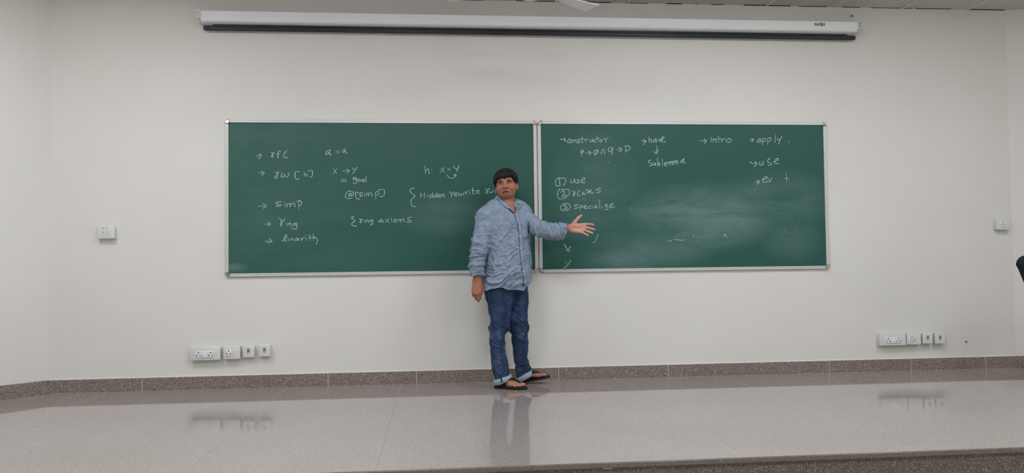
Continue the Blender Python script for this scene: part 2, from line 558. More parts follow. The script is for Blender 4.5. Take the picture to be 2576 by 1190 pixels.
SC = {1: (600, 350, 4.103), 2: (800, 350, 5.174), 3: (1380, 310, 5.173), 4: (1700, 310, 5.175), 5: (1380, 530, 6.779), 6: (1640, 540, 5.6)}
def chalk(board, zoom, label, strokes, w=1.0, mat=None):
    """handwriting as thin chalk ridges lying on the board's surface"""
    ox, oy, k = SC[zoom]
    mb = MB()
    sy = -0.0122
    for si, s in enumerate(strokes.split(';')):
        v = [float(q) for q in s.replace(' ', ',').split(',') if q]
        P = np.array(v).reshape(-1, 2)
        if len(P) == 1:
            P = np.vstack([P, P + [3, 4]])
        C = catmull(P, 5)
        Q = np.array([at(ox + p[0] / k, oy + p[1] / k, sy) for p in C])
        n = len(Q)
        hw = w / 311.0 * (0.85 + 0.25 * np.sin(np.arange(n) * 0.9 + len(v)))
        T = np.gradient(Q, axis=0)
        T /= np.linalg.norm(T, axis=1)[:, None] + 1e-9
        N = np.cross(T, [0, 1, 0])
        Q[0] -= T[0] * hw[0] * 0.6
        Q[-1] += T[-1] * hw[-1] * 0.6
        V, F = [], []
        for i in range(n):
            for a, h in ((-1, 0), (-0.6, 0.0009), (0.6, 0.0009), (1, 0)):
                V.append(Q[i] + N[i] * hw[i] * a + np.array([0, -h - 0.00005 * (si % 12) * (h > 0) - 0.00001 * i * (h > 0), 0]))
        for i in range(n - 1):
            for j in range(3):
                F.append((i * 4 + j, i * 4 + j + 1, i * 4 + j + 5, i * 4 + j + 4))
        F += [(3, 2, 1, 0), tuple((n - 1) * 4 + j for j in range(4))]
        mb.add(V, F)
    o = mb.build('chalk_lettering', mat or m_chalk, board)
    o['label'] = label
B = board_l
chalk(B, 1, 'chalk arrow and the letters rfl', '185,172 228,170;212,155 232,160 226,180 212,203;336,138 352,150 356,172 350,187 341,183 343,168 356,152 367,136;436,132 425,122 412,130 408,155 407,195;390,160 428,155;497,117 478,140 467,170 471,190 505,188')
chalk(B, 2, 'chalked a = a', '158,142 125,150 103,180 105,200 125,195 148,165 155,145 148,185 155,203 172,203;230,158 285,153;232,183 280,178;350,130 330,138 320,160 328,175 345,160 352,135 355,160 378,187')
chalk(B, 1, 'chalk arrow and rw [h]', '212,348 258,347;240,332 262,345 262,355 240,372;378,340 400,350 405,375 395,402 380,405 376,395 390,370 418,336;455,348 440,375 445,392 462,390 478,365 480,385 495,392 512,380 520,362 510,348;628,338 585,342 590,412 625,408;678,338 680,388;680,375 695,362 707,370 706,387;722,328 760,325 760,385 738,388')
chalk(B, 2, 'chalked x arrow y', '200,388 245,452;245,385 195,455;318,413 405,412;375,395 408,410 400,425 378,440;452,375 465,398 482,405;508,368 480,408 455,447')
chalk(B, 2, 'chalked words in goal', '308,510 308,562;332,520 334,560;334,535 350,525 360,535 362,558;490,505 465,498 458,525 475,535 495,520 498,505 505,550 490,578 465,575 458,565;460,495 475,520;535,520 518,535 525,552 545,548 550,530 535,520;592,518 570,535 575,552 595,545 603,522 605,555;625,478 630,568')
chalk(B, 2, 'chalked @[simp]', '425,705 405,712 398,735 412,742 430,722 432,705 430,738 450,735 462,710 450,685 410,675 375,695 357,735 365,765 400,772 445,765;528,700 490,692 497,772 540,778;585,690 560,695 540,710 550,720 575,725 575,740 540,748;605,705 608,748;632,700 632,745;632,715 650,702 658,715 660,740;660,715 685,700 700,710 703,740;745,690 752,780;745,692 785,682 792,705 775,725 752,728;785,662 860,660 855,740 802,745')
chalk(B, 1, 'chalk arrow and the word simp', '205,692 278,690;255,668 285,688 280,700 255,713;438,648 405,650 385,665 410,675 438,678 430,690 390,692;475,650 483,705;500,665 500,702;500,678 530,665 535,680 535,700;535,680 565,662 580,670 582,698;622,640 622,722;598,645 630,635 652,650 645,680 620,690')
chalk(B, 1, 'chalk arrow and the word ring', '270,878 325,878;305,858 328,877 308,895;420,818 440,838 448,870 440,895 432,888 438,865 458,845 481,823;497,866 499,897;515,865 517,893;517,878 532,868 542,878 545,895;590,868 568,875 568,890 590,885 600,868 602,910 598,928 560,925 552,918')
chalk(B, 1, 'chalk arrow and the word linarith', '270,1055 345,1052;318,1025 345,1050 318,1068 298,1068;450,1050 480,1030 500,1000 490,988 475,1010 472,1045 495,1055;512,1025 515,1052;535,1025 537,1050;537,1035 555,1025 565,1035 568,1050;612,1022 590,1030 588,1045 605,1045 615,1025 620,1047;640,1022 653,1035 650,1047;652,1036 664,1024 682,1017;700,1020 703,1047;692,998 704,992;735,982 740,1047;770,973 772,1045;722,1020 785,1012;772,1025 795,1015 810,1030 815,1060 800,1084')
chalk(B, 2, 'chalked brace and ring axioms', '470,1010 440,1015 438,1030 470,1050 480,1065 450,1085 440,1110 460,1130 505,1130;540,1033 560,1050 562,1075 552,1088 545,1078 555,1060 582,1040;600,1052 602,1087;625,1050 627,1085;627,1062 648,1050 655,1065 658,1085;710,1050 685,1055 680,1072 700,1075 712,1055 712,1095 700,1115 680,1105;828,1040 800,1055 795,1075 815,1078 838,1052 835,1075 860,1080;880,1040 925,1085;925,1035 880,1085;958,1042 960,1082;955,1026;1005,1040 985,1060 992,1078 1015,1075 1022,1055 1005,1040;1045,1045 1047,1080;1047,1058 1068,1042 1078,1055 1080,1080;1080,1058 1105,1040 1120,1050 1125,1077;1215,1018 1180,1022 1165,1040 1190,1055 1212,1065 1205,1080 1150,1080')
chalk(B, 2, 'chalked h: x = y with a curved arrow under it', '1390,348 1400,455;1400,415 1425,390 1440,400 1445,452;1480,394;1600,375 1648,432;1645,368 1592,433;1685,385 1725,378;1688,405 1722,400;1768,350 1780,382 1815,385;1836,340 1822,385 1806,420;1683,465 1700,495 1735,508 1775,498 1790,465;1765,470 1790,460 1797,485')
chalk(B, 2, 'chalked brace and Hidden rewrite rules, its end behind the man', '1255,638 1215,645 1195,672 1220,705 1255,730 1262,745 1225,775 1207,810 1220,860 1245,882 1278,878;1335,700 1337,762;1387,695 1390,764;1337,735 1390,725;1425,725 1427,760;1485,720 1455,735 1455,755 1475,758 1490,740;1492,693 1493,760;1540,720 1512,735 1512,755 1530,755 1543,740;1548,688 1548,759;1565,740 1590,735 1590,720 1570,722 1562,745 1575,758 1598,752;1610,715 1612,757;1612,735 1632,715 1640,728 1645,757;1713,683 1735,710 1738,747;1738,720 1760,695 1770,688;1775,725 1805,715 1805,700 1785,702 1775,728 1790,740 1812,735;1830,700 1835,732 1855,725 1862,705 1868,730 1890,722 1898,695;1913,683 1928,722;1920,705 1940,685 1954,682;1975,690 1978,720;1968,664;2010,628 2018,708 2035,712;2000,672 2050,665;2062,690 2095,680 2095,665 2070,670 2060,695 2080,708 2112,702;2180,643 2205,665 2210,690 2195,705 2185,695 2200,670 2238,643;2236,680 2242,696 2260,695 2278,675 2282,660;2310,660 2312,705;2340,690 2370,680 2360,668 2335,690 2350,705 2378,700;2420,660 2395,672 2425,690 2395,700')
B = board_r
chalk(B, 3, 'chalk arrow and the word constructor', '150,207 188,210 215,216;198,195 222,218 207,240;288,205 265,207 247,235 250,258 275,250;297,215 278,235 285,255 305,245 308,225 297,215;325,213 327,257;327,230 350,215 357,230 360,257;412,205 385,212 375,225 400,235 405,250 376,257;438,178 432,240 447,256;420,212 465,205;472,203 486,250;480,225 500,207 512,212;535,205 540,240 560,238 570,205 577,242;612,210 590,225 592,245 617,242;635,168 640,242;615,205 667,200;682,210 665,230 675,245 695,238 695,215 682,210;720,195 742,222 745,247;742,225 776,181')
chalk(B, 3, 'chalked formula P arrow Q and Q arrow P', '442,360 425,430;415,380 430,352 450,352 455,365 440,385 420,392;482,388 545,385;520,365 555,385 525,408;615,350 592,370 595,398 615,405 640,380 642,350 615,350;642,343 600,422;682,396 705,345 722,345 728,396;800,315 780,330 778,360 800,370 830,350 842,325 825,318 820,345 830,375 815,411;890,345 950,340;915,318 955,338 925,372;1005,300 1000,382;985,300 1035,295 1058,310 1050,345 1000,360;790,500 792,515')
chalk(B, 3, 'chalk arrow and the word have', '1210,226 1238,236 1262,234;1238,214 1268,232 1247,260 1232,279;1305,178 1310,250;1310,225 1330,208 1340,225 1343,250;1400,208 1370,215 1362,240 1382,242 1402,213 1406,247;1437,200 1448,240 1472,192;1470,225 1500,195 1500,178 1480,185 1468,225 1490,245 1524,238')
chalk(B, 3, 'chalked down arrow and the word Sublemma', '1410,293 1405,392;1370,368 1405,396 1426,344;1332,480 1300,490 1305,510 1340,525 1345,545 1313,557;1362,510 1365,545 1385,540 1390,510 1396,547;1418,448 1425,550 1445,545 1450,520 1425,525;1478,468 1485,557;1505,540 1535,520 1530,508 1510,520 1510,550 1537,555;1550,503 1555,547;1555,520 1578,498 1585,542;1585,520 1605,495 1612,542;1620,490 1628,537;1628,510 1648,485 1655,532;1655,505 1675,485 1686,527;1757,468 1725,490 1722,510 1745,505 1760,458 1758,500 1780,521')
chalk(B, 3, 'chalked circled 1 and the word use', '152,708 110,720 90,760 95,805 120,818 157,805;150,722 195,712 222,730 220,770 193,810;134,730 139,724 146,792;285,728 295,775 325,765 335,723 347,777;397,730 370,740 390,755 398,770 360,780;425,750 460,740 472,715 450,712 425,745 430,775 477,772')
chalk(B, 3, 'chalked circled 2 and the word rcases', '150,853 120,890 118,945 140,985 190,980 250,945 275,905 265,870 220,860 163,868;163,900 185,885 205,895 195,930 175,950 210,945 234,935;308,883 335,905 340,930 325,945 318,930 340,905 354,888;407,878 380,905 380,940 412,946;467,893 440,912 445,932 465,915 477,932;512,853 490,870 515,885 520,900 496,907;525,890 555,880 550,868 530,880 540,910 587,905;677,850 640,855 625,870 665,880 670,895 628,907')
chalk(B, 3, 'chalked circled 3 and the word specialize', '237,1045 185,1055 155,1090 160,1125 200,1140 255,1125 283,1090 270,1060 237,1045;193,1072 225,1070 213,1092 240,1095 235,1115 193,1117;387,1060 345,1065 345,1080 378,1090 375,1105 336,1112;405,1068 408,1142;405,1080 430,1068 440,1085 410,1105;455,1095 490,1085 485,1072 460,1080 465,1110 502,1108;547,1070 520,1085 525,1108 552,1105;570,1075 572,1110;627,1068 600,1082 605,1102 625,1085 634,1107;660,993 668,1110;695,1072 700,1107;728,1065 768,1060 745,1085 775,1095 765,1120 733,1125;795,1085 835,1065 835,1045 810,1055 800,1090 825,1098 860,1090')
chalk(B, 4, 'chalk arrow and the word intro', '310,228 398,232;365,205 401,230 370,260;462,183 458,252;485,198 487,252;487,225 518,200 526,250;555,165 560,256;532,206 592,200;590,203 600,252;600,225 625,200 642,205;690,200 660,225 665,245 700,245 725,220 710,203 690,200')
chalk(B, 4, 'chalk arrow and the word apply', '958,220 1012,215;985,200 1018,215 985,240;1105,200 1070,215 1060,245 1080,248 1105,213 1111,252;1130,195 1132,286;1132,205 1160,195 1168,225 1138,240;1195,193 1198,286;1198,200 1232,188 1238,220 1205,240;1301,153 1288,252;1322,190 1333,225 1357,215;1379,173 1360,220 1337,272;1476,236 1470,253')
chalk(B, 4, 'chalk arrow and the word use below apply', '965,500 998,524 1045,521;1030,500 1054,520 1040,550 1016,563;1097,493 1090,535 1110,548 1135,520 1139,493;1135,520 1142,545;1227,460 1195,480 1200,505 1240,520 1240,540 1198,548;1280,505 1325,480 1335,460 1305,465 1280,505 1295,525 1342,525')
chalk(B, 4, 'chalked arrow, ex and t with a gap', '1033,765 1085,762;1060,745 1093,760 1058,796;1195,705 1160,700 1130,735 1130,765 1160,770 1202,755;1140,740 1165,730 1180,712;1197,715 1240,766;1252,709 1213,771;1437,658 1446,769;1410,719 1477,720')
chalk(B, 5, 'chalked letters x and y low on the board', '262,568 280,585 295,606;280,610 325,660 364,696;381,609 345,650 311,684;285,870 313,898;376,847 345,900 300,950 261,979', 1.0)
chalk(B, 5, 'stray chalk stroke below the hand', '841,412 825,460 795,515 764,547', 0.9)
chalk(B, 6, 'leftover chalk flecks of wiped writing', '222,355 240,370 275,372;300,355 306,352;325,352 360,352 390,360 415,360 432,362 446,355 452,346;583,282 589,314;645,315 652,305;648,372 650,390;1008,302 1020,284 1035,278;1030,290 1045,303 1056,325', 0.9)
chalk(B, 6, 'faint half-wiped chalk word', '1887,183 1865,210 1880,243 1930,252;1995,215 2020,235 2040,240;2050,195 2058,245;2068,40 2072,100', 0.7, m_chalk_faint)
chalk(B, 6, 'faint chalk ghosts of wiped strokes', '785,90 880,70;785,90 795,145;800,120 860,100', 0.8, m_chalk_faint)
chalk(B, 3, 'faint chalk bracket beside specialize', '1082,1098 1060,1130 1066,1160;440,985 480,985 470,1010', 0.8, m_chalk_faint)
# ================================================================ PROJECTOR SCREEN
SF, SB = -0.125, -0.012
zt = at(1300, 39.4, SF)[2]
sx0, sx1 = at(494, 20, SF)[0], at(2167, 52, SF)[0]
zk = at(495, 43, SF)[2]                       # where the lower face starts to slope back
zb = at(1300, 73, -0.045)[2]
scr = root('projector_screen', (0, 0, zt), 'long white roll-up projector screen case high on the wall above both chalkboards', 'projector screen')
_c = catmull([(SF, zt - 0.03), (SF, zk + 0.004), (SF + 0.016, zk - 0.022), (-0.070, (zk + zb) / 2 - 0.014), (-0.046, zb)], 6)
prof = [(SB, zt), (SF + 0.004, zt), (SF, zt - 0.004)] + [(max(float(a), SF), float(b)) for a, b in _c] + [(-0.018, zb), (SB, zb + 0.02)]
MB().prism(prof, 'x', sx0 + 0.032, sx1 - 0.032).build('case', m_case, scr, auto=35)
for xa, xb, s in ((sx0, sx0 + 0.0315, 1), (sx1 - 0.0315, sx1, -1)):
    big = [(SB, zt + 0.002), (SF - 0.002, zt + 0.002), (SF - 0.003, zk), (-0.046, zb - 0.003), (SB, zb - 0.003)]
    cap = MB().prism(big, 'x', xa, xb).build('end_cap', m_white, scr, auto=20)
    xc = (xa + xb) / 2
    for (yy, z2) in ((SF - 0.003, zt - 0.018), (SF - 0.003, zk + 0.016)):
        MB().cyl((xc, yy + 0.002, z2), (xc, yy - 0.0012, z2), 0.0042, 12).build('screw', m_steel if s > 0 else m_dark, cap)
    for k in (0.22, 0.72):
        p = np.array([xc, SF - 0.003 + k * (SF * -1 - 0.043), zk + k * (zb - 0.003 - zk)])
        n = np.array([0, zk - zb, 0.0]) * 0 + np.array([0, -(zk - zb), -(-0.046 - SF)])
        n /= np.linalg.norm(n)
        MB().cyl(p - n * 0.001, p + n * 0.0015, 0.004, 12).build('screw', m_grey, cap)
    # bracket ear above the cap
    MB().prism([(xc - s * 0.008, zt + 0.002), (xc + s * 0.03, zt + 0.002), (xc - s * 0.002, zt + 0.034)], 'y', -0.06, -0.056).build('bracket', m_alu, scr)
# black weight bar hanging just under the case, the strip of black cloth above it
bx0, bx1 = at(512, 72, -0.045)[0], at(2151, 97, -0.045)[0]
bz0, bz1 = at(1300, 88.5, -0.045)[2], at(1300, 75.5, -0.045)[2]
bz0, bz1 = zb - 0.050, zb - 0.012
bar = MB()
pl = rounded_rect(-0.052, -0.036, bz0, bz1, 0.0075, 5)
bar.prism(pl, 'x', bx0 + 0.03, bx1 - 0.03)
bar.build('weight_bar', m_bar, scr, auto=30)
for xa, xb in ((bx0, bx0 + 0.0305), (bx1 - 0.0305, bx1)):
    c = MB()
    for k in range(6):
        pass
    ex = rounded_rect(xa, xb, bz0 + 0.0005, bz1 - 0.0005, 0.012, 6)
    c.prism(ex, 'y', -0.054, -0.034)
    c.build('bar_end', m_bar, scr, auto=30)
MB().box((bx0 + 0.07, -0.0455, bz1 - 0.002), (bx1 - 0.07, -0.0425, zb + 0.004)).build('screen_cloth', m_bar, scr)
# maker's lettering printed on the case
def lettering(name, text, size, loc, mat, parent, bold=0.0, rotx=math.pi / 2):
    cu = bpy.data.curves.new(name, 'FONT')
    cu.body = text
    cu.size = size
    cu.align_x = 'CENTER'
    cu.align_y = 'CENTER'
    cu.extrude = 0.0003
    cu.offset = bold
    o = bpy.data.objects.new(name, cu)
    me = bpy.data.meshes.new_from_object(o)
    bpy.data.objects.remove(o)
    bpy.data.curves.remove(cu)
    me.name = name
    o = bpy.data.objects.new(name, me)
    scene.collection.objects.link(o)
    me.materials.append(mat.m)
    org = np.zeros(3)
    p = parent
    while p is not None:
        org = org + np.array(p.location)
        p = p.parent
    o.parent = parent
    o.location = np.array(loc) - org
    o.rotation_euler = (rotx, 0, 0)
    return o
lp = at(2062, 60.5, SF)
lettering('lettering', 'sudpi', 0.044, (lp[0], SF - 0.0008, lp[2]), m_ink, scr, 0.0006)
# loose white lead looping from the left end of the case to the ceiling, and a hook by its right end
cp = [at(497, 22, -0.06), at(495, 14, -0.05), at(499, 6, -0.045), at(506, -2, -0.04), at(515, -9, -0.03)]
cp[-1][2] = CEIL + 0.0
tag(MB().tube(catmull(cp, 5), 0.0022, 6).build('cable', m_white, smooth=True), 'thin white lead rising from the left end of the projector screen case to the ceiling', 'cable')
hp = at(2139, 43, 0)
hk = root('wall_hook', (hp[0], 0, hp[2]), 'small dark metal hook in the wall above the right end of the projector screen', 'hook')
MB().cyl(hp + [0, -0.0005, 0.006], hp + [0, -0.03, 0.006], 0.004, 8).build('shank', m_dark, hk)
MB().tube(catmull([hp + [0, -0.03, 0.006], hp + [0.0, -0.036, -0.002], hp + [0.006, -0.03, -0.008]], 4), 0.003, 6).build('tip', m_dark, hk)
np_ = at(2429, 860, 0)
tag(MB().tube([np_ + [0, -0.0005, 0.004], np_ + [0.0, -0.018, 0.0]], [0.004, 0.0045], 8).build('nail', m_dark), 'small dark nail in the wall right of the right-hand data outlets', 'nail')

# ================================================================ SOCKETS AND SWITCHES
def plate(mb, x0, x1, z0, z1, y0, y1, r=0.006):
    pl = rounded_rect(x0, x1, z0, z1, r, 4)
    n = len(pl)
    c = np.array([(x0 + x1) / 2, (z0 + z1) / 2])
    V = [(p[0], y0, p[1]) for p in pl] + [(p[0], y1 + 0.003, p[1]) for p in pl]
    k = np.array([(x1 - x0 - 0.008) / (x1 - x0), (z1 - z0 - 0.008) / (z1 - z0)])
    V += [(c[0] + (p[0] - c[0]) * k[0], y1, c[1] + (p[1] - c[1]) * k[1]) for p in pl]
    F = []
    for j in range(2):
        F += [(j * n + i, j * n + (i + 1) % n, (j + 1) * n + (i + 1) % n, (j + 1) * n + i) for i in range(n)]
    F += [tuple(range(n)), tuple(range(2 * n, 3 * n))]
    return mb.add(V, F)
def pin_holes(x, z, y, parent, s=1.0):
    h = MB()
    h.box((x - 0.0032 * s, y - 0.0006, z + 0.009 * s), (x + 0.0032 * s, y + 0.0004, z + 0.023 * s))
    for d in (-0.0125, 0.0125):
        h.cyl((x + d * s, y + 0.0004, z - 0.006 * s), (x + d * s, y - 0.0006, z - 0.006 * s), 0.0046 * s, 10)
    h.build('pin_holes', m_dark, parent)
def box_base(name, w, h, dep, label, cat, group):
    t = root(name, (0, 0, 0), label, cat, group)
    MB().box((-w / 2 + 0.004, -dep + 0.008, -h / 2 + 0.004), (w / 2 - 0.004, -0.0005, h / 2 - 0.004), 0.003).build('back_box', m_white, t, auto=30)
    mb = MB()
    plate(mb, -w / 2, w / 2, -h / 2, h / 2, -dep + 0.0085, -dep)
    mb.build('faceplate', m_white, t, auto=30)
    return t
def double_socket(label, group):
    t = box_base('double_socket', 0.232, 0.103, 0.05, label, 'socket', group)
    d = -0.05
    for x0, x1, nm in ((-0.068, -0.0235, 'socket_outlet'), (-0.0225, 0.0225, 'blank_module'), (0.0235, 0.068, 'socket_outlet')):
        mb = MB()
        plate(mb, x0, x1, -0.032, 0.02, d + 0.0005, d - 0.006, 0.003)
        o = mb.build(nm, m_socket, t, auto=30)
        if nm == 'socket_outlet':
            pin_holes((x0 + x1) / 2, -0.007, d - 0.006, o)
    return t
def single_socket(label, group, name='single_socket', w=0.128, h=0.1, sx=-0.022, switch=True):
    t = box_base(name, w, h, 0.05, label, 'socket', group)
    d = -0.05
    mb = MB()
    plate(mb, sx - 0.023, sx + 0.023, -0.026, 0.026, d + 0.0005, d - 0.006, 0.003)
    o = mb.build('socket_outlet', m_socket, t, auto=30)
    pin_holes(sx, 0.0, d - 0.006, o)
    mb = MB()
    plate(mb, sx + 0.025, sx + 0.047, -0.022, 0.026, d + 0.0005, d - 0.003, 0.002)
    mb.build('rocker_switch', m_white, t, auto=30)
    return t
def data_outlet(label, group):
    t = box_base('data_outlet', 0.09, 0.094, 0.046, label, 'data outlet', group)
    d = -0.046
    mb = MB()
    mb.box((-0.009, d - 0.0012, -0.013), (0.009, d + 0.0003, 0.009))
    o = mb.build('jack', m_dark, t)
    MB().box((-0.006, d - 0.0022, -0.0095), (0.006, d - 0.001, 0.0)).build('jack_shutter', m_socket, o)
    mb = MB()
    mb.box((-0.012, d - 0.0008, 0.013), (0.012, d + 0.0003, 0.022))
    mb.build('label_window', m_grey, t)
    return t
GL, GR = 'sockets low on the wall under the left chalkboard', 'sockets low on the wall right of the boards'
def ctr(x0, y0, x1, y1, d=-0.05):
    a, b = at(x0, y0, d), at(x1, y1, d)
    return ((a[0] + b[0]) / 2, 0, (a[2] + b[2]) / 2)
ds = double_socket('white double socket plate at the left end of the row below the left chalkboard', GL)
ds.location = ctr(477, 876, 553.5, 904)
d2 = copy_tree(ds)
d2['label'] = 'white double socket plate at the left end of the row right of the chalkboards'
d2['group'] = GR
d2.location = ctr(2214, 840, 2279, 868)
ss = single_socket('white single socket plate between the double socket and the data outlets, below the left chalkboard', GL)
ss.location = ctr(562, 873, 604, 902)
s2 = copy_tree(ss)
s2['label'] = 'white single socket plate between the double socket and the data outlets, right of the chalkboards'
s2['group'] = GR
s2.location = ctr(2282, 838, 2317, 866)
do = data_outlet('white data outlet next to the single socket, below the left chalkboard', GL)
do.location = ctr(609, 871, 640, 898)
for px, lab, g in (((650, 869, 680, 896), 'white data outlet ending the row below the left chalkboard, nearest the man', GL),
                   ((2323, 838, 2347, 864), 'white data outlet next to the single socket, right of the chalkboards', GR),
                   ((2354, 838, 2378, 864), 'white data outlet at the far right end of the row, nearest the nail', GR)):
    d = copy_tree(do)
    d['label'] = lab
    d['group'] = g
    d.location = ctr(*px)
hs = single_socket('white single socket plate high on the wall above the black chair', None, 'single_socket', 0.118, 0.094, -0.012)
hs.location = ctr(2507.5, 551, 2541, 577)
# switch plate with pencilled letters, left of the boards
sw = box_base('switch_plate', 0.128, 0.094, 0.048, 'white switch plate marked P S twice, alone on the wall left of the chalkboards', 'switch', None)
mb = MB()
plate(mb, -0.032, 0.018, -0.027, 0.022, -0.0475, -0.051, 0.002)
k = mb.build('rocker_switch', m_white, sw, auto=30)
mb = MB()
plate(mb, 0.019, 0.036, -0.027, 0.022, -0.0475, -0.0495, 0.002)
mb.build('rocker_switch', m_white, sw, auto=30)
def pen_strokes(name, parent, strokes, y, w=0.0012):
    mb = MB()
    for s in strokes:
        P = catmull([(a, y, b) for a, b in s], 4)
        mb.tube(P, w, 5)
    mb.build(name, m_grey, parent)
def PS(x, z, y, parent):
    pen_strokes('lettering', parent, [[(x - 0.008, z - 0.009), (x - 0.008, z + 0.008)], [(x - 0.008, z + 0.008), (x - 0.001, z + 0.007), (x - 0.002, z), (x - 0.008, z - 0.001)]], y)
    x += 0.021
    pen_strokes('lettering', parent, [[(x + 0.003, z + 0.008), (x - 0.004, z + 0.006), (x - 0.002, z + 0.001), (x + 0.004, z - 0.003), (x + 0.002, z - 0.009), (x - 0.004, z - 0.009)]], y)
PS(-0.013, 0.032, -0.0483, sw)
PS(-0.014, -0.001, -0.0513, k)
sw.location = ctr(244, 570, 287.5, 600)

# ================================================================ CEILING FAN
FZ = 2.75
tip = [on_floor(1475, 31, FZ), on_floor(1507, 13, FZ)]
tm = (tip[0] + tip[1]) / 2
bd = np.array([0.787, 0.617, 0])
hub = tm - bd * 0.62
fan = root('ceiling_fan', (hub[0], hub[1], CEIL), 'white ceiling fan, one blade tip hanging into view at the top above the projector screen', 'ceiling fan')
def lathe(c, prof, n=28):
    mb = MB()
    V, F = [], []
    for r, z in prof:
        for k in range(n):
            a = 2 * math.pi * k / n
            V.append((c[0] + r * math.cos(a), c[1] + r * math.sin(a), z))
    for i in range(len(prof) - 1):
        for k in range(n):
            F.append((i * n + k, i * n + (k + 1) % n, (i + 1) * n + (k + 1) % n, (i + 1) * n + k))
    F += [tuple(range(n)), tuple(range((len(prof) - 1) * n, len(prof) * n))]
    return mb.add(V, F)
lathe(hub, [(0.02, FZ + 0.23), (0.055, CEIL - 0.03), (0.06, CEIL - 0.0005)]).build('canopy', m_fan, fan, auto=30)
MB().cyl((hub[0], hub[1], FZ + 0.05), (hub[0], hub[1], FZ + 0.25), 0.011, 14).build('downrod', m_fan, fan, auto=30)
lathe(hub, [(0.02, FZ - 0.075), (0.07, FZ - 0.06), (0.1, FZ - 0.02), (0.105, FZ + 0.02), (0.08, FZ + 0.05), (0.02, FZ + 0.06)]).build('motor', m_fan, fan, auto=30)
# the blade's outline follows its picture: it widens slowly to a slanted end
e0 = [on_floor(1398, 1, FZ), on_floor(1449, 0, FZ)]
for k in range(3):
    ang = 2 * math.pi * k / 3
    Rm = np.array([[math.cos(ang), -math.sin(ang), 0], [math.sin(ang), math.cos(ang), 0], [0, 0, 1]])
    nrm = np.array([-bd[1], bd[0], 0])
    rootp = [hub + bd * 0.15 + nrm * 0.042, hub + bd * 0.15 - nrm * 0.042]
    rows = []
    for t in np.linspace(0, 1, 12):
        if t < 0.55:
            u = t / 0.55
            a, b = rootp[0] * (1 - u) + e0[0] * u, rootp[1] * (1 - u) + e0[1] * u
        else:
            u = (t - 0.55) / 0.45
            a, b = e0[0] * (1 - u) + tip[0] * u, e0[1] * (1 - u) + tip[1] * u
        rows.append([a + (b - a) * w for w in np.linspace(0, 1, 7)])
    V, F = [], []
    for sgn in (0, 1):
        for r in rows:
            for w, p in enumerate(r):
                cam_ = 0.006 * (1 - (w / 3 - 1) ** 2)
                q = p + np.array([0, 0, cam_ + (0.004 if sgn else 0.0)])
                V.append(hub * [1, 1, 0] + Rm @ (q - hub * [1, 1, 0]))
    nr, nc = 12, 7
    N = nr * nc
    for i in range(nr - 1):
        for j in range(nc - 1):
            a = i * nc + j
            F.append((a, a + 1, a + nc + 1, a + nc))
            F.append((N + a, N + a + nc, N + a + nc + 1, N + a + 1))
    for i in range(nr - 1):
        F.append((i * nc, (i + 1) * nc, N + (i + 1) * nc, N + i * nc))
        F.append((i * nc + nc - 1, N + i * nc + nc - 1, N + (i + 1) * nc + nc - 1, (i + 1) * nc + nc - 1))
    for j in range(nc - 1):
        F.append((j, N + j, N + j + 1, j + 1))
        a = (nr - 1) * nc + j
        F.append((a, a + 1, N + a + 1, N + a))
    bl = link_mesh('blade', V, F, m_fan, fan)
    sharp_by_angle(bl, 40)
    a = hub + Rm @ (bd * 0.09)
    b = hub + Rm @ (bd * 0.2)
    MB().box(np.minimum(a, b) * [1, 1, 0] + [0, 0, 0], np.minimum(a, b) * [1, 1, 0] + [0.001, 0.001, 0.001])
    MB().tube([a * [1, 1, 0] + [0, 0, FZ + 0.008], b * [1, 1, 0] + [0, 0, FZ + 0.010]], [0.016, 0.02], 8, flat=0.25).build('blade_arm', m_alu, bl)

# ================================================================ OFFICE CHAIR (mostly beyond the right border)
m_cloth = Mat('navy_black_fabric', (22, 29, 38), 0.85, spec=0.3)
m_cloth.color(m_cloth.mix(m_cloth.noise(240, 3), (16, 22, 30), (33, 42, 54)))
m_cloth.bump(m_cloth.noise(420, 2), 0.3, 0.001)
m_black = Mat('black_nylon', (20, 21, 23), 0.4)
CY = -1.0
e1 = at(2554, 662, CY)
ct = at(2573, 643, CY)
CX = e1[0] + 0.235
ch = root('office_chair', (CX, CY - 0.22, 0), 'black office chair at the right border, only the corner of its backrest in view', 'chair')
ztop = ct[2]
def back_half(z):
    t = (ztop - z) / 0.46
    return 0.235 - 0.145 * max(0.0, t - 0.09) ** 1.0 * 1.35
bk = MB()
outl = []
rc = 0.07
for a in np.linspace(90, 172, 16):
    outl.append((-0.235 + rc + rc * math.cos(math.radians(a)) + 0.002, ztop - rc + rc * math.sin(math.radians(a))))
for zz in np.linspace(ztop - rc - 0.02, ztop - 0.42, 8):
    outl.append((-back_half(zz), zz))
outl += [(-0.04, ztop - 0.46)]
outl = outl + [(-a, b) for a, b in outl[::-1]]
n = len(outl)
cz = ztop - 0.22
def layer(k, yy):
    return [(CX + p[0] * k, CY + yy - 0.10 * max(0, (p[1] - cz)) ** 2, cz + (p[1] - cz) * k) for p in outl]
Ls = [layer(0.80, -0.045), layer(0.94, -0.04), layer(1.0, -0.022), layer(1.0, 0.0), layer(0.95, 0.016), layer(0.8, 0.022)]
V = [v for L in Ls for v in L]
F = []
for k in range(len(Ls) - 1):
    F += [(k * n + i, k * n + (i + 1) % n, (k + 1) * n + (i + 1) % n, (k + 1) * n + i) for i in range(n)]
F += [tuple(range(n)), tuple(range((len(Ls) - 1) * n, len(Ls) * n))]
link_mesh('backrest', V, F, m_cloth, ch)
sharp_by_angle(ch.children[0], 60)
sy = CY - 0.24
seat = MB()
pl = rounded_rect(CX - 0.235, CX + 0.235, sy - 0.23, sy + 0.2, 0.09, 6)
n = len(pl)
V = []
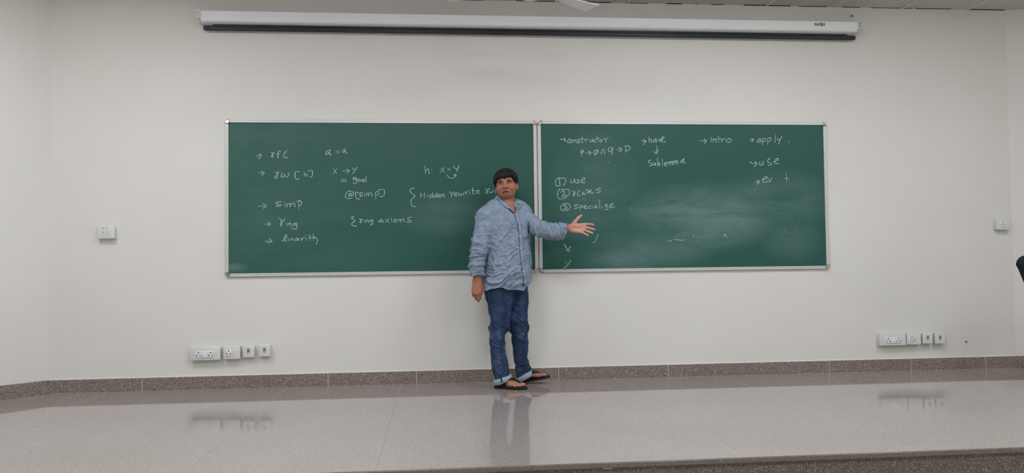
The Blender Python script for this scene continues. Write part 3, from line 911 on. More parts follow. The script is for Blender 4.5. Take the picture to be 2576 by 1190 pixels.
for k, z_ in ((0.9, 0.425), (1.0, 0.44), (1.0, 0.475), (0.93, 0.495)):
    V += [(CX + (p[0] - CX) * k, sy + (p[1] - sy) * k, z_) for p in pl]
F = []
for k in range(3):
    F += [(k * n + i, k * n + (i + 1) % n, (k + 1) * n + (i + 1) % n, (k + 1) * n + i) for i in range(n)]
F += [tuple(range(n)), tuple(range(3 * n, 4 * n))]
seat.add(V, F)
seat.build('seat', m_cloth, ch, auto=50)
MB().tube(catmull([(CX, sy + 0.05, 0.41), (CX, CY + 0.06, 0.42), (CX, CY + 0.055, 0.55), (CX, CY + 0.018, 0.72)], 6), 0.02, 8, flat=0.5).build('back_support', m_black, ch, auto=40)
MB().box((CX - 0.09, sy - 0.1, 0.395), (CX + 0.09, sy + 0.1, 0.4245), 0.008).build('seat_mechanism', m_black, ch, auto=30)
MB().cyl((CX, sy, 0.09), (CX, sy, 0.396), 0.026, 16, 0.02).build('gas_column', m_black, ch, auto=30)
bs = MB()
bs.cyl((CX, sy, 0.06), (CX, sy, 0.11), 0.045, 16)
bs.build('base_hub', m_black, ch, auto=30)
for k in range(5):
    a = math.radians(90 + 72 * k)
    d = np.array([math.cos(a), math.sin(a), 0])
    c = np.array([CX, sy, 0])
    lg = MB().tube([c + d * 0.04 + [0, 0, 0.085], c + d * 0.27 + [0, 0, 0.066]], [0.026, 0.016], 8, flat=0.7).build('base_leg', m_black, ch, auto=40)
    w = c + d * 0.27
    pd = np.array([-d[1], d[0], 0])
    cs = MB()
    for s in (-1, 1):
        cs.cyl(w + pd * 0.006 * s + [0, 0, 0.0255], w + pd * 0.022 * s + [0, 0, 0.0255], 0.025, 16)
    cs.cyl(w + [0, 0, 0.025], w + [0, 0, 0.066], 0.006, 8)
    cs.build('caster', m_black, lg, auto=40)
# ================================================================ THE MAN: implicit surfaces meshed into continuous skins
def vnoise(P, s, seed=0):
    """smooth value noise in 0..1"""
    Q = P * s + seed * 17.31
    i = np.floor(Q).astype(np.int64)
    f = Q - i
    f = f * f * (3 - 2 * f)
    def h(a, b, c):
        n = (a * 374761393 + b * 668265263 + c * 2147483647 + seed * 144665) & 0xFFFFFFFF
        n = ((n ^ (n >> 13)) * 1274126177) & 0xFFFFFFFF
        n = n ^ (n >> 16)
        return (n & 0xFFFF) / 65535.0
    x, y, z = i[:, 0], i[:, 1], i[:, 2]
    def L(a, b, t):
        return a + (b - a) * t
    c00 = L(h(x, y, z), h(x + 1, y, z), f[:, 0])
    c10 = L(h(x, y + 1, z), h(x + 1, y + 1, z), f[:, 0])
    c01 = L(h(x, y, z + 1), h(x + 1, y, z + 1), f[:, 0])
    c11 = L(h(x, y + 1, z + 1), h(x + 1, y + 1, z + 1), f[:, 0])
    return L(L(c00, c10, f[:, 1]), L(c01, c11, f[:, 1]), f[:, 2])
def rcone(a, b, ra, rb):
    a, b = np.asarray(a, float), np.asarray(b, float)
    ba = b - a
    bb = ba @ ba + 1e-12
    def fn(P):
        pa = P - a
        h = np.clip(pa @ ba / bb, 0, 1)
        return np.linalg.norm(pa - h[:, None] * ba, axis=1) - (ra + (rb - ra) * h)
    return fn
def ell(c, r, R=None):
    c, r = np.asarray(c, float), np.asarray(r, float)
    def fn(P):
        q = P - c
        if R is not None:
            q = q @ R
        k0 = np.linalg.norm(q / r, axis=1)
        k1 = np.linalg.norm(q / (r * r), axis=1) + 1e-9
        return np.where(k0 < 0.2, (k0 - 1) * r.min(), k0 * (k0 - 1) / k1)
    return fn
def stack(rows, yaw, n=2.0):
    """a column of elliptical sections: rows of (z, cx, cy, a, b), a along the yawed lateral axis"""
    R = np.array(sorted(rows))
    c, s = math.cos(yaw), math.sin(yaw)
    def fn(P):
        z = P[:, 2]
        cx, cy, a, b = (np.interp(z, R[:, 0], R[:, k]) for k in (1, 2, 3, 4))
        dx, dy = P[:, 0] - cx, P[:, 1] - cy
        u, v = c * dx + s * dy, -s * dx + c * dy
        k0 = np.sqrt((u / a) ** 2 + (v / b) ** 2) + 1e-9
        k1 = np.sqrt((u / a ** 2) ** 2 + (v / b ** 2) ** 2) + 1e-9
        d = np.where(k0 < 0.25, (k0 - 1) * np.minimum(a, b), k0 * (k0 - 1) / k1)
        return np.maximum(d, np.maximum(z - R[-1, 0], R[0, 0] - z))
    return fn
class Shape:
    def __init__(self):
        self.ops = []
        self.post = None
    def u(self, fn, k=0.02):
        self.ops.append((0, fn, k)); return self
    def s(self, fn, k=0.008):
        self.ops.append((1, fn, k)); return self
    def i(self, fn, k=0.004):
        self.ops.append((2, fn, k)); return self
    def __call__(self, P, cull=True):
        P = np.asarray(P, float)
        c = (P.min(0) + P.max(0)) / 2
        Rb = np.linalg.norm(P.max(0) - P.min(0)) / 2 + 0.03
        d = np.full(len(P), 0.3)
        for op, fn, k in self.ops:
            if cull and op != 2:
                dc = fn(c[None])[0]
                if dc > Rb + 2 * k:
                    continue
            b = fn(P)
            if op == 0:
                h = np.clip(0.5 + 0.5 * (d - b) / k, 0, 1)
                d = d * (1 - h) + b * h - k * h * (1 - h)
            else:
                if op == 1:
                    b = -b
                h = np.clip(0.5 - 0.5 * (d - b) / k, 0, 1)
                d = d * (1 - h) + b * h + k * h * (1 - h)
        if self.post is not None:
            d = d - self.post(P)
        return d
    def grad(self, P, e=0.0015):
        g = np.zeros_like(P)
        for i in range(3):
            o = np.zeros(3); o[i] = e
            g[:, i] = self(P + o) - self(P - o)
        return g / (np.linalg.norm(g, axis=1)[:, None] + 1e-12)
    def push(self, P, off=0.0, it=6):
        """move points onto the surface (or off it by off)"""
        P = np.array(P, float)
        for _ in range(it):
            d = np.concatenate([self(p[None]) for p in P])
            g = np.vstack([self.grad(p[None]) for p in P])
            P = P - g * (d - off)[:, None] * 0.9
        return P
    def hit(self, px, py, off=0.0, t0=5.0, t1=7.2):
        """where the line of sight of a picture point meets the surface"""
        d = ray(px, py)
        L = np.linalg.norm(d)
        d = d / L
        t = t0
        for _ in range(160):
            v = self((CAM + d * t)[None])[0] - off
            if v < 0.0004:
                break
            t += min(v, 0.1) * 0.8
            if t > t1:
                return None
        return CAM + d * t
    def mesh(self, lo, hi, h, B=8, margin=0.012):
        lo, hi = np.asarray(lo, float), np.asarray(hi, float)
        nb = np.ceil((hi - lo) / (B * h)).astype(int)
        SB = 5
        act = []
        off = (np.arange(B + 1) * h)
        G = np.stack(np.meshgrid(off, off, off, indexing='ij'), -1).reshape(-1, 3)
        cells, cverts = [], []
        edges = [[], [], []]
        N = nb * B + 2
        for I in range(0, nb[0], SB):
            for J in range(0, nb[1], SB):
                for K in range(0, nb[2], SB):
                    ii = np.stack(np.meshgrid(np.arange(I, min(I + SB, nb[0])), np.arange(J, min(J + SB, nb[1])), np.arange(K, min(K + SB, nb[2])), indexing='ij'), -1).reshape(-1, 3)
                    cen = lo + (ii + 0.5) * B * h
                    d = self(cen)
                    ok = np.abs(d) < B * h * 0.87 * 1.25 + margin
                    ii = ii[ok]
                    if len(ii) == 0:
                        continue
                    P = (lo + ii[:, None, :] * B * h + G[None]).reshape(-1, 3)
                    D = self(P).reshape(len(ii), B + 1, B + 1, B + 1)
                    S = D < 0
                    cs = [D[:, a:B + a, b:B + b, c:B + c] for a in (0, 1) for b in (0, 1) for c in (0, 1)]
                    ss = [S[:, a:B + a, b:B + b, c:B + c] for a in (0, 1) for b in (0, 1) for c in (0, 1)]
                    cnt = sum(q.astype(np.int8) for q in ss)
                    m = (cnt > 0) & (cnt < 8)
                    w = np.argwhere(m)
                    if len(w) == 0:
                        continue
                    v = np.stack([q[m] for q in cs], 1)
                    cor = np.array([(a, b, c) for a in (0, 1) for b in (0, 1) for c in (0, 1)], float)
                    acc = np.zeros((len(w), 3)); num = np.zeros(len(w))
                    for a in range(8):
                        for ax, bit in ((0, 4), (1, 2), (2, 1)):
                            if a & bit:
                                continue
                            b = a | bit
                            va, vb = v[:, a], v[:, b]
                            x = (va < 0) != (vb < 0)
                            t = np.where(x, va / np.where(x, va - vb, 1), 0)
                            acc += np.where(x[:, None], cor[a] + (cor[b] - cor[a]) * t[:, None], 0)
                            num += x
                    gi = ii[w[:, 0]] * B + w[:, 1:]
                    cells.append((gi[:, 0] * N[1] + gi[:, 1]) * N[2] + gi[:, 2])
                    cverts.append(lo + (gi + acc / num[:, None]) * h)
                    for ax, bit in ((0, 4), (1, 2), (2, 1)):
                        s0, s1 = v[:, 0] < 0, v[:, bit] < 0
                        x = s0 != s1
                        edges[ax].append((gi[x], s0[x]))
        cid = np.concatenate(cells); V = np.concatenate(cverts)
        o = np.argsort(cid); cid, V = cid[o], V[o]
        st = np.array([N[1] * N[2], N[2], 1])
        F = []
        for ax in range(3):
            gi = np.concatenate([e[0] for e in edges[ax]]); s0 = np.concatenate([e[1] for e in edges[ax]])
            a1, a2 = (ax + 1) % 3, (ax + 2) % 3
            base = gi @ st
            q = np.stack([base, base - st[a1], base - st[a1] - st[a2], base - st[a2]], 1)
            idx = np.clip(np.searchsorted(cid, q), 0, len(cid) - 1)
            good = (cid[idx] == q).all(1)
            idx, s0 = idx[good], s0[good]
            idx = np.where(s0[:, None], idx, idx[:, ::-1])
            F.append(idx)
        return V, np.concatenate(F)
def quad_mesh(name, V, F, mat, parent):
    org = np.zeros(3); p = parent
    while p is not None:
        org = org + np.array(p.location); p = p.parent
    me = bpy.data.meshes.new(name)
    W = (V - org).astype(np.float32)
    me.vertices.add(len(W)); me.vertices.foreach_set('co', W.ravel())
    me.loops.add(F.size); me.loops.foreach_set('vertex_index', F.astype(np.int32).ravel())
    me.polygons.add(len(F))
    me.polygons.foreach_set('loop_start', np.arange(0, F.size, 4, dtype=np.int32))
    me.polygons.foreach_set('use_smooth', np.ones(len(F), dtype=bool))
    me.update(calc_edges=True); me.validate()
    o = bpy.data.objects.new(name, me)
    scene.collection.objects.link(o)
    if parent is not None:
        o.parent = parent
    if mat is not None:
        me.materials.append(mat.m)
    return o
def vcol(o, C, name='tint'):
    a = o.data.color_attributes.new(name, 'FLOAT_COLOR', 'POINT')
    a.data.foreach_set('color', np.hstack([C, np.ones((len(C), 1))]).astype(np.float32).ravel())
def seg(*a):
    """joint: picture point and depth -> space"""
    return at(a[0], a[1], a[2])

YAW_T = math.radians(35)        # the chest is turned this far towards his left
man = root('person', (-0.26, -0.31, 0), 'man in a rumpled blue shirt, blue jeans and flip-flops pointing at the right-hand chalkboard', 'person')

# ---- head frame
HC = at(1273, 465, -0.31)
yh, ph = math.radians(11), math.radians(5)
hf = np.array([-math.sin(yh) * math.cos(ph), -math.cos(yh) * math.cos(ph), math.sin(ph)])
hr = np.array([math.cos(yh), -math.sin(yh), 0.02]); hr -= hf * (hr @ hf); hr /= np.linalg.norm(hr)
hu = np.cross(hr, -hf); hu = hu if hu[2] > 0 else -hu
HR = np.stack([hr, hf, hu], 1)
_a = math.radians(3.5)
hr, hu = hr * math.cos(_a) + hu * math.sin(_a), hu * math.cos(_a) - hr * math.sin(_a)
HR = np.stack([hr, hf, hu], 1)
def H(r, f, u):
    return HC + HR @ np.array([r, f, u])
def hl(P):
    return (P - HC) @ HR

body = Shape()
# skull, face
body.u(ell(H(0, -0.012, 0.027), (0.076, 0.094, 0.082), HR), 0.01)
body.u(ell(H(0, 0.022, -0.022), (0.067, 0.064, 0.078), HR), 0.03)
for s in (-1, 1):
    body.u(ell(H(s * 0.040, 0.049, -0.036), (0.031, 0.032, 0.036), HR), 0.02)
    body.u(ell(H(s * 0.047, 0.020, -0.058), (0.024, 0.034, 0.030), HR), 0.02)
body.u(ell(H(0, 0.061, -0.086), (0.030, 0.026, 0.021), HR), 0.02)
body.u(ell(H(0, 0.022, -0.087), (0.053, 0.052, 0.024), HR), 0.02)
body.u(rcone(H(-0.037, 0.069, 0.017), H(0.037, 0.069, 0.017), 0.0155, 0.0155), 0.018)
for s in (-1, 1):
    body.s(ell(H(s * 0.033, 0.093, -0.001), (0.019, 0.016, 0.011), HR), 0.012)
# nose
body.u(rcone(H(0, 0.080, 0.010), H(0, 0.102, -0.030), 0.0080, 0.0115), 0.014)
body.u(ell(H(0, 0.107, -0.0335), (0.0150, 0.0140, 0.0115), HR), 0.008)
for s in (-1, 1):
    body.u(ell(H(s * 0.0165, 0.092, -0.0365), (0.0090, 0.012, 0.0090), HR), 0.006)
    body.s(ell(H(s * 0.0085, 0.100, -0.0440), (0.0056, 0.0085, 0.0062), HR), 0.002)
    # eyelids: a lid bulge with an almond opening
    body.u(ell(H(s * 0.033, 0.0685, 0.0), (0.0165, 0.0150, 0.0128), HR), 0.006)
    body.s(ell(H(s * 0.033, 0.086, -0.0008), (0.0135, 0.016, 0.0041), HR), 0.002)
# muzzle and lips
body.u(ell(H(0, 0.072, -0.066), (0.034, 0.020, 0.024), HR), 0.016)
UL = [H(-0.0350, 0.071, -0.0722), H(-0.009, 0.0915, -0.0645), H(0, 0.0915, -0.0658), H(0.009, 0.0915, -0.0645), H(0.0350, 0.071, -0.0722)]
LLp = [H(-0.0340, 0.071, -0.0735), H(-0.011, 0.0885, -0.0815), H(0.011, 0.0885, -0.0815), H(0.0340, 0.071, -0.0735)]
lipf = []
for q, r in ((UL, (0.003, 0.0050, 0.0048, 0.0050, 0.003)), (LLp, (0.003, 0.0072, 0.0072, 0.003))):
    for a in range(len(q) - 1):
        fn = rcone(q[a], q[a + 1], r[a], r[a + 1])
        lipf.append(fn)
        body.u(fn, 0.005)
body.s(ell(H(0, 0.093, -0.0727), (0.0300, 0.022, 0.0027), HR), 0.002)
for s in (-1, 1):
    body.s(rcone(H(s * 0.024, 0.092, -0.036), H(s * 0.043, 0.070, -0.066), 0.0030, 0.0028), 0.008)
    body.s(rcone(H(s * 0.020, 0.088, -0.0155), H(s * 0.040, 0.081, -0.0185), 0.0022, 0.0020), 0.006)
# ears
for s in (-1, 1):
    a = math.radians(22) * s
    RE = HR @ np.array([[math.cos(a), math.sin(a), 0], [-math.sin(a), math.cos(a), 0], [0, 0, 1]])
    RE = HR @ np.array([[math.cos(a), -math.sin(a), 0], [math.sin(a), math.cos(a), 0], [0, 0, 1]])
    eo = 0.0 if s > 0 else -0.009
    body.u(ell(H(s * (0.0825 + eo), -0.008, -0.014), (0.0085, 0.019, 0.032), RE), 0.008)
    body.s(ell(H(s * (0.0925 + eo), -0.004, -0.010), (0.006, 0.011, 0.019), RE), 0.005)
    body.u(ell(H(s * (0.082 + eo), 0.000, -0.040), (0.0075, 0.009, 0.010), HR), 0.006)
# neck, trunk under the clothes
NB = at(1272, 522, -0.285)
body.u(rcone(H(0, -0.030, -0.060), NB, 0.056, 0.062), 0.022)
body.u(rcone(NB, NB + [0, 0, -0.06], 0.064, 0.075), 0.03)
def trow(py, xl, xr, y, b, inset=0.0, yaw=YAW_T):
    a0, a1 = at(xl, py, y), at(xr, py, y)
    w = (a1[0] - a0[0]) / 2 - inset
    b = b - inset
    a = math.sqrt(max(w * w - (b * math.sin(yaw)) ** 2, 0.0004)) / math.cos(yaw)
    return ((a0[2] + a1[2]) / 2, (a0[0] + a1[0]) / 2, y, a, b)
TORSO = [(520, 1226, 1320, -0.290, 0.075), (540, 1208, 1333, -0.292, 0.108), (565, 1211, 1337, -0.295, 0.126), (600, 1219, 1335, -0.298, 0.130), (640, 1222, 1336, -0.300, 0.134),
         (680, 1218, 1337, -0.300, 0.138), (710, 1214, 1339, -0.298, 0.142), (745, 1214, 1339, -0.295, 0.142)]
body.u(stack([trow(*r, inset=0.022) for r in TORSO[:-2]] + [trow(712, 1226, 1326, -0.295, 0.12, inset=0.02)], YAW_T), 0.05)
body.u(ell(at(1272, 712, -0.285), (0.11, 0.07, 0.06)), 0.03)
SHR, ELR, WRR = at(1220, 548, -0.395), at(1203, 632, -0.438), at(1200, 700, -0.436)
SHL, ELL_, WRL = at(1316, 544, -0.205), at(1366, 578, -0.352), at(1429, 574, -0.300)
body.u(rcone(SHR, ELR, 0.052, 0.042), 0.03)
body.u(rcone(ELR, WRR, 0.040, 0.0265), 0.015)
body.u(rcone(SHL, ELL_, 0.046, 0.034), 0.03)
body.u(rcone(ELL_, WRL, 0.034, 0.0275), 0.015)
for s in (SHR, SHL):
    body.u(rcone(NB + [0, 0, -0.03], s, 0.05, 0.05), 0.03)
# left hand, palm to the room, thumb up
PY = -0.300
LHf = []
def finger(pts, r, out=None, k=0.0035):
    for i in range(len(pts) - 1):
        body.u(rcone(pts[i], pts[i + 1], r[i], r[i + 1]), k)
body.u(ell(at(1430, 574, PY), (0.024, 0.018, 0.029)), 0.02)
bases = [at(1470.5, 564.5, PY - 0.004), at(1471.5, 571.8, PY - 0.002), at(1468.5, 578.5, PY - 0.002), at(1463, 584, PY - 0.006)]
roots_ = [at(1440, 568, PY), at(1438, 573, PY), at(1438, 577, PY), at(1438, 580.5, PY)]
for a, b in zip(roots_, bases):
    body.u(rcone(a, b, 0.0145, 0.0118), 0.014)
body.u(ell(at(1447, 567, PY - 0.012), (0.024, 0.014, 0.016)), 0.014)       # ball of the thumb
body.u(ell(at(1448, 581, PY - 0.010), (0.026, 0.012, 0.012)), 0.012)
finger([bases[0], at(1481, 563.8, PY - 0.010), at(1488, 564.6, PY - 0.020), at(1492.3, 565.6, PY - 0.028)], (0.0100, 0.0090, 0.0082, 0.0070))
finger([bases[1], at(1484, 574.3, PY - 0.008), at(1491, 576.4, PY - 0.018), at(1496, 578.0, PY - 0.027)], (0.0102, 0.0092, 0.0084, 0.0072))
finger([bases[2], at(1479, 582.0, PY - 0.010), at(1486, 585.0, PY - 0.020), at(1490.5, 586.8, PY - 0.028)], (0.0098, 0.0088, 0.0080, 0.0070))
finger([bases[3], at(1471, 588.0, PY - 0.012), at(1476, 590.6, PY - 0.020), at(1479.5, 592.3, PY - 0.026)], (0.0092, 0.0078, 0.0072, 0.0064))
finger([at(1438, 569, PY - 0.006), at(1446, 558.5, PY - 0.014), at(1455, 548.0, PY - 0.016), at(1462.5, 541.8, PY - 0.012)], (0.0150, 0.0130, 0.0105, 0.0078), k=0.010)
for line in ([(1439.5, 569.5), (1446, 569), (1452, 565.5), (1455.5, 560)], [(1450, 580), (1458, 576), (1466, 569.5), (1470, 566.5)], [(1436, 566), (1436.5, 574), (1436, 581)]):
    pts = [body.hit(a, b) for a, b in line]
    pts = [p for p in pts if p is not None]
    for a, b in zip(pts, pts[1:]):
        body.s(rcone(a, b, 0.0013, 0.0013), 0.004)
# right hand, hanging, back of the hand to the room, fingers curled in
RY = -0.436
body.u(ell(at(1200, 702, RY), (0.030, 0.024, 0.026)), 0.015)
mcp = [at(1206.5, 735, RY - 0.012), at(1200.5, 739, RY - 0.016), at(1194.5, 738, RY - 0.014), at(1190, 734, RY - 0.008)]
mr = [at(1206, 708, RY), at(1201, 709, RY - 0.004), at(1197, 709, RY - 0.003), at(1194, 709, RY)]
for a, b in zip(mr, mcp):
    body.u(rcone(a, b, 0.0165, 0.0125), 0.016)
finger([mcp[0], at(1208.5, 748, RY + 0.004), at(1206.0, 753.5, RY + 0.022), at(1203.0, 751.0, RY + 0.036)], (0.0108, 0.0096, 0.0088, 0.0076))
finger([mcp[1], at(1203.0, 752, RY - 0.002), at(1203.5, 757.0, RY + 0.016), at(1203.5, 756.0, RY + 0.032)], (0.0110, 0.0098, 0.0090, 0.0078))
finger([mcp[2], at(1196.5, 749, RY + 0.002), at(1198.0, 752.5, RY + 0.020), at(1199.5, 749.0, RY + 0.034)], (0.0106, 0.0094, 0.0086, 0.0074))
finger([mcp[3], at(1190.5, 743, RY + 0.008), at(1192.5, 745.5, RY + 0.024), at(1194.5, 742.0, RY + 0.034)], (0.0096, 0.0086, 0.0078, 0.0068))
finger([at(1206, 711, RY + 0.006), at(1210, 722, RY + 0.010), at(1211.5, 733, RY + 0.014), at(1210.3, 742, RY + 0.018)], (0.0165, 0.0145, 0.0115, 0.0088), k=0.012)

# legs
def lrow(py, xl, xr, y, b):
    a0, a1 = at(xl, py, y), at(xr, py, y)
    return ((a0[2] + a1[2]) / 2, (a0[0] + a1[0]) / 2, y, (a1[0] - a0[0]) / 2, b)
LEGR = [(720, 1217, 1290, -0.360, 0.082), (742, 1218.5, 1290, -0.360, 0.084), (762, 1226, 1288, -0.360, 0.084), (780, 1228.5, 1285.5, -0.357, 0.084), (801, 1234, 1282.5, -0.34, 0.088), (814, 1234, 1282, -0.342, 0.084), (825, 1231.5, 1282, -0.344, 0.08),
        (833, 1231, 1277, -0.346, 0.08), (843, 1233, 1272, -0.347, 0.078), (868, 1233, 1269, -0.348, 0.072), (890, 1234.5, 1272.5, -0.348, 0.07), (908, 1236.5, 1277, -0.347, 0.07), (930, 1240, 1279, -0.345, 0.068), (945, 1242, 1281, -0.343, 0.066), (960, 1243, 1285, -0.343, 0.065)]
LEGL = [(720, 1268, 1326.5, -0.212, 0.086), (742, 1266, 1329, -0.210, 0.088), (758, 1265, 1330, -0.208, 0.088), (782, 1267, 1326.7, -0.208, 0.086), (805, 1270, 1327.5, -0.228, 0.09), 
        (825, 1282, 1328, -0.218, 0.082), (834, 1286, 1327, -0.213, 0.080), (845, 1288, 1326.5, -0.207, 0.078), (863, 1289, 1328.4, -0.197, 0.075), (881, 1290.5, 1328, -0.188, 0.07), (900, 1291.5, 1325.5, -0.178, 0.066), (915, 1295.5, 1331, -0.170, 0.064), (928, 1297, 1337, -0.163, 0.062), (948, 1298, 1330, -0.155, 0.06)]
def inset(rows, d):
    return [(z, x, y, a - d, b - d) for z, x, y, a, b in rows]
RL, LL = [lrow(*r) for r in LEGR], [lrow(*r) for r in LEGL]
body.u(stack(inset(RL[:-2], 0.016), 0), 0.02)
body.u(stack(inset(LL[:-2], 0.016), 0), 0.02)
# feet: local frames with the sole plane
class Foot:
    def __init__(self, heel, toe, lift, right):
        heel, toe = np.array(heel, float), np.array(toe, float)
        d = toe - heel; d[2] = 0; d /= np.linalg.norm(d)
        self.d0 = d
        self.d = d * math.cos(lift) + np.array([0, 0, 1]) * math.sin(lift)
        self.n = -d * math.sin(lift) + np.array([0, 0, 1]) * math.cos(lift)
        self.s = np.cross(self.d, self.n)            # to the foot's right
        self.m = -1.0 if right else 1.0              # inner side: left for the right foot
        self.o = heel
    def p(self, x, m, z):
        """x along the foot, m towards the inner side, z above the ground plane"""
        return self.o + self.d * x + self.s * (self.m * m) + self.n * z
footR = Foot((-0.377, -0.302, 0.0), (-0.165, -0.440, 0.0), 0.0, True)
footL = Foot((-0.190, -0.130, 0.0), (0.055, -0.172, 0.0), math.radians(11.0), False)
SOLE = 0.019
def make_foot(ft, ank_top):
    S = SOLE
    body.u(ell(ft.p(0.033, 0, S + 0.030), (0.031, 0.033, 0.033)), 0.02)
    body.u(rcone(ank_top, ft.p(0.055, 0, S + 0.070), 0.036, 0.034), 0.02)
    body.u(rcone(ft.p(0.055, 0, S + 0.068), ft.p(0.035, 0, S + 0.035), 0.034, 0.03), 0.02)
    body.u(ell(ft.p(0.062, 0.030, S + 0.066), (0.012, 0.012, 0.012)), 0.012)
    for tx, tm, r0, r1 in ((0.175, 0.026, 0.030, 0.0175), (0.170, 0.004, 0.028, 0.0150), (0.160, -0.018, 0.026, 0.0135), (0.148, -0.034, 0.024, 0.0130)):
        body.u(rcone(ft.p(0.075, tm * 0.35, S + 0.052), ft.p(tx, tm, S + 0.0165), r0, r1), 0.018)
    body.u(rcone(ft.p(0.04, -0.012, S + 0.018), ft.p(0.150, -0.030, S + 0.014), 0.02, 0.014), 0.02)
    for x0, m0, x1, m1, r in ((0.186, 0.030, 0.222, 0.030, 0.0125), (0.184, 0.008, 0.219, 0.009, 0.0088), (0.178, -0.010, 0.209, -0.009, 0.0082), (0.168, -0.026, 0.197, -0.026, 0.0078), (0.155, -0.040, 0.181, -0.041, 0.0078)):
        xm = (x0 + x1) / 2
        finger([ft.p(x0, m0, S + 0.014), ft.p(xm, (m0 + m1) / 2, S + 0.016), ft.p(x1, m1, S + r * 0.85)], (r * 1.05, r * 0.92, r), k=0.005)
make_foot(footR, np.array([RL[-3][1], RL[-3][2], 0.16]))
make_foot(footL, np.array([LL[-2][1] + 0.005, LL[-2][2], 0.15]))

bV, bF = body.mesh((-0.62, -0.56, 0.0), (0.45, -0.02, 1.72), 0.0026)
m_skin = Mat('skin', (160, 108, 84), 0.48, spec=0.4)
at_ = m_skin.n('ShaderNodeAttribute', attribute_name='tint')
m_skin.color(m_skin.mix(m_skin.math('MULTIPLY', m_skin.noise(55, 3), 0.22), at_.outputs['Color'], (150, 94, 74)))
m_skin.b.inputs['Subsurface Weight'].default_value = 0.12
m_skin.b.inputs['Subsurface Radius'].default_value = (0.012, 0.005, 0.003)
m_skin.b.inputs['Subsurface Scale'].default_value = 0.6
bo = quad_mesh('body', bV, bF, m_skin, man)
L = hl(bV)
def lc(c):
    return np.array(lin(c)[:3])
C = np.tile(lc((173, 119, 95)), (len(bV), 1))
def blend(C, w, c):
    return C * (1 - w[:, None]) + lc(c) * w[:, None]
def ss(x, a, b):
    t = np.clip((x - a) / (b - a), 0, 1)
    return t * t * (3 - 2 * t)
face = (L[:, 1] > 0.02) & (L[:, 2] > -0.13)
# stubble and moustache, lips, lid rims
beard = np.where(face, (1 - ss(np.abs(L[:, 0]), 0.045, 0.065)) * (1 - ss(L[:, 2], -0.050, -0.042)) * ss(L[:, 1], 0.02, 0.05), 0)
C = blend(C, beard * 0.16, (104, 76, 66))
mous = np.where(face & (L[:, 1] > 0.06), (1 - ss(np.abs(L[:, 0]), 0.026, 0.036)) * (1 - ss(np.abs(L[:, 2] + 0.0560), 0.003, 0.008)), 0)
C = blend(C, mous * 0.40, (92, 64, 55))
ld = np.min([f(bV) for f in lipf], axis=0)
lip = np.where(face, 1 - ss(ld, 0.0005, 0.0026), 0)
C = blend(C, lip * 0.75, (150, 86, 78))
mo = np.where(face, 1 - ss(ell(H(0, 0.093, -0.0727), (0.0325, 0.026, 0.0040), HR)(bV), -0.0010, 0.0012), 0)
C = blend(C, mo * 0.9, (62, 28, 26))
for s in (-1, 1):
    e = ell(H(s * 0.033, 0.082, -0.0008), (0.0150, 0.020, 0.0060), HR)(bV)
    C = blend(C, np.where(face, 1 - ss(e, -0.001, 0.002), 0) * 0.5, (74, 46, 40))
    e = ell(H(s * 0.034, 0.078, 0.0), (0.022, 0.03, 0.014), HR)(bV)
    C = blend(C, np.where(face, 1 - ss(e, -0.006, 0.007), 0) * 0.55, (96, 60, 50))  # shade of the eye sockets under the brow, painted into the skin tint
# palm side of the left hand, feet
wr = ss(bV[:, 0], at(1427, 575, PY)[0], at(1440, 575, PY)[0]) * (bV[:, 0] > 0.1)
palm = wr * (1 - ss(bV[:, 1], PY - 0.004, PY + 0.006))
C = blend(C, palm * 0.85, (222, 164, 150))
C = blend(C, wr * (1 - palm) * 0.2, (190, 130, 108))
C = blend(C, (1 - ss(bV[:, 2], 0.12, 0.2)) * 0.5, (172, 124, 104))
C = blend(C, (1 - ss(bV[:, 2], 0.80, 0.95)) * (bV[:, 2] > 0.5) * 0.6, (164, 108, 82))
vcol(bo, C)
# eyes
gz = math.radians(13)
m_eye = Mat('eye_white', (186, 172, 162), 0.3)
m_iris = Mat('iris_dark_brown', (26, 15, 11), 0.18)
gd = HR @ np.array([-math.sin(gz), math.cos(gz), 0.02])
for s in (-1, 1):
    c = H(s * 0.033, 0.0685, 0.0)
    mb = MB().sphere((0, 0, 0), 0.0128, 64, 40)
    V = np.array(mb.V)
    o = link_mesh('eyeball', V + c, mb.F, m_eye, man, True)
    o.data.materials.append(m_iris.m)
    for p in o.data.polygons:
        cc = np.mean(V[list(p.vertices)], axis=0)
        if cc @ gd / np.linalg.norm(cc) > math.cos(math.radians(32)):
            p.material_index = 1
    # brow: a tapering strip of short hairs
m_hair = Mat('black_hair', (22, 19, 18), 0.5, spec=0.4)
m_hair.color(m_hair.mix(m_hair.noise(70, 2), (13, 11, 11), (36, 31, 29)))
m_brow = Mat('brow_hair', (60, 42, 35), 0.9, spec=0.1)
for s in (-1, 1):
    P = catmull([H(s * 0.011, 0.088, 0.0115), H(s * 0.024, 0.087, 0.0160), H(s * 0.037, 0.082, 0.0180), H(s * 0.055, 0.066, 0.0100)], 12)
    P = body.push(P, 0.0006, 3)
    rb = random.Random(5)
    br = MB()
    n = len(P)
    T = np.gradient(P, axis=0); T /= np.linalg.norm(T, axis=1)[:, None]
    for k in range(75):
        i = rb.randrange(n - 3)
        wd = 0.0048 * math.sin(math.pi * (0.14 + 0.80 * i / n)) ** 0.7
        p = P[i] + hu * rb.uniform(-wd, wd)
        q = p + T[i] * rb.uniform(0.004, 0.008) + hu * rb.uniform(-0.001, 0.003) * (1 if i < n * 0.6 else -0.8)
        off = hf * 0.0006
        br.tube([p + off, (p + q) / 2 + off * 2, q + off * (1 - 1.2 * abs(p[0] - HC[0]) / 0.06)], [0.0007, 0.0008, 0.0002], 4)
    br.build('eyebrow', m_brow, man, True)

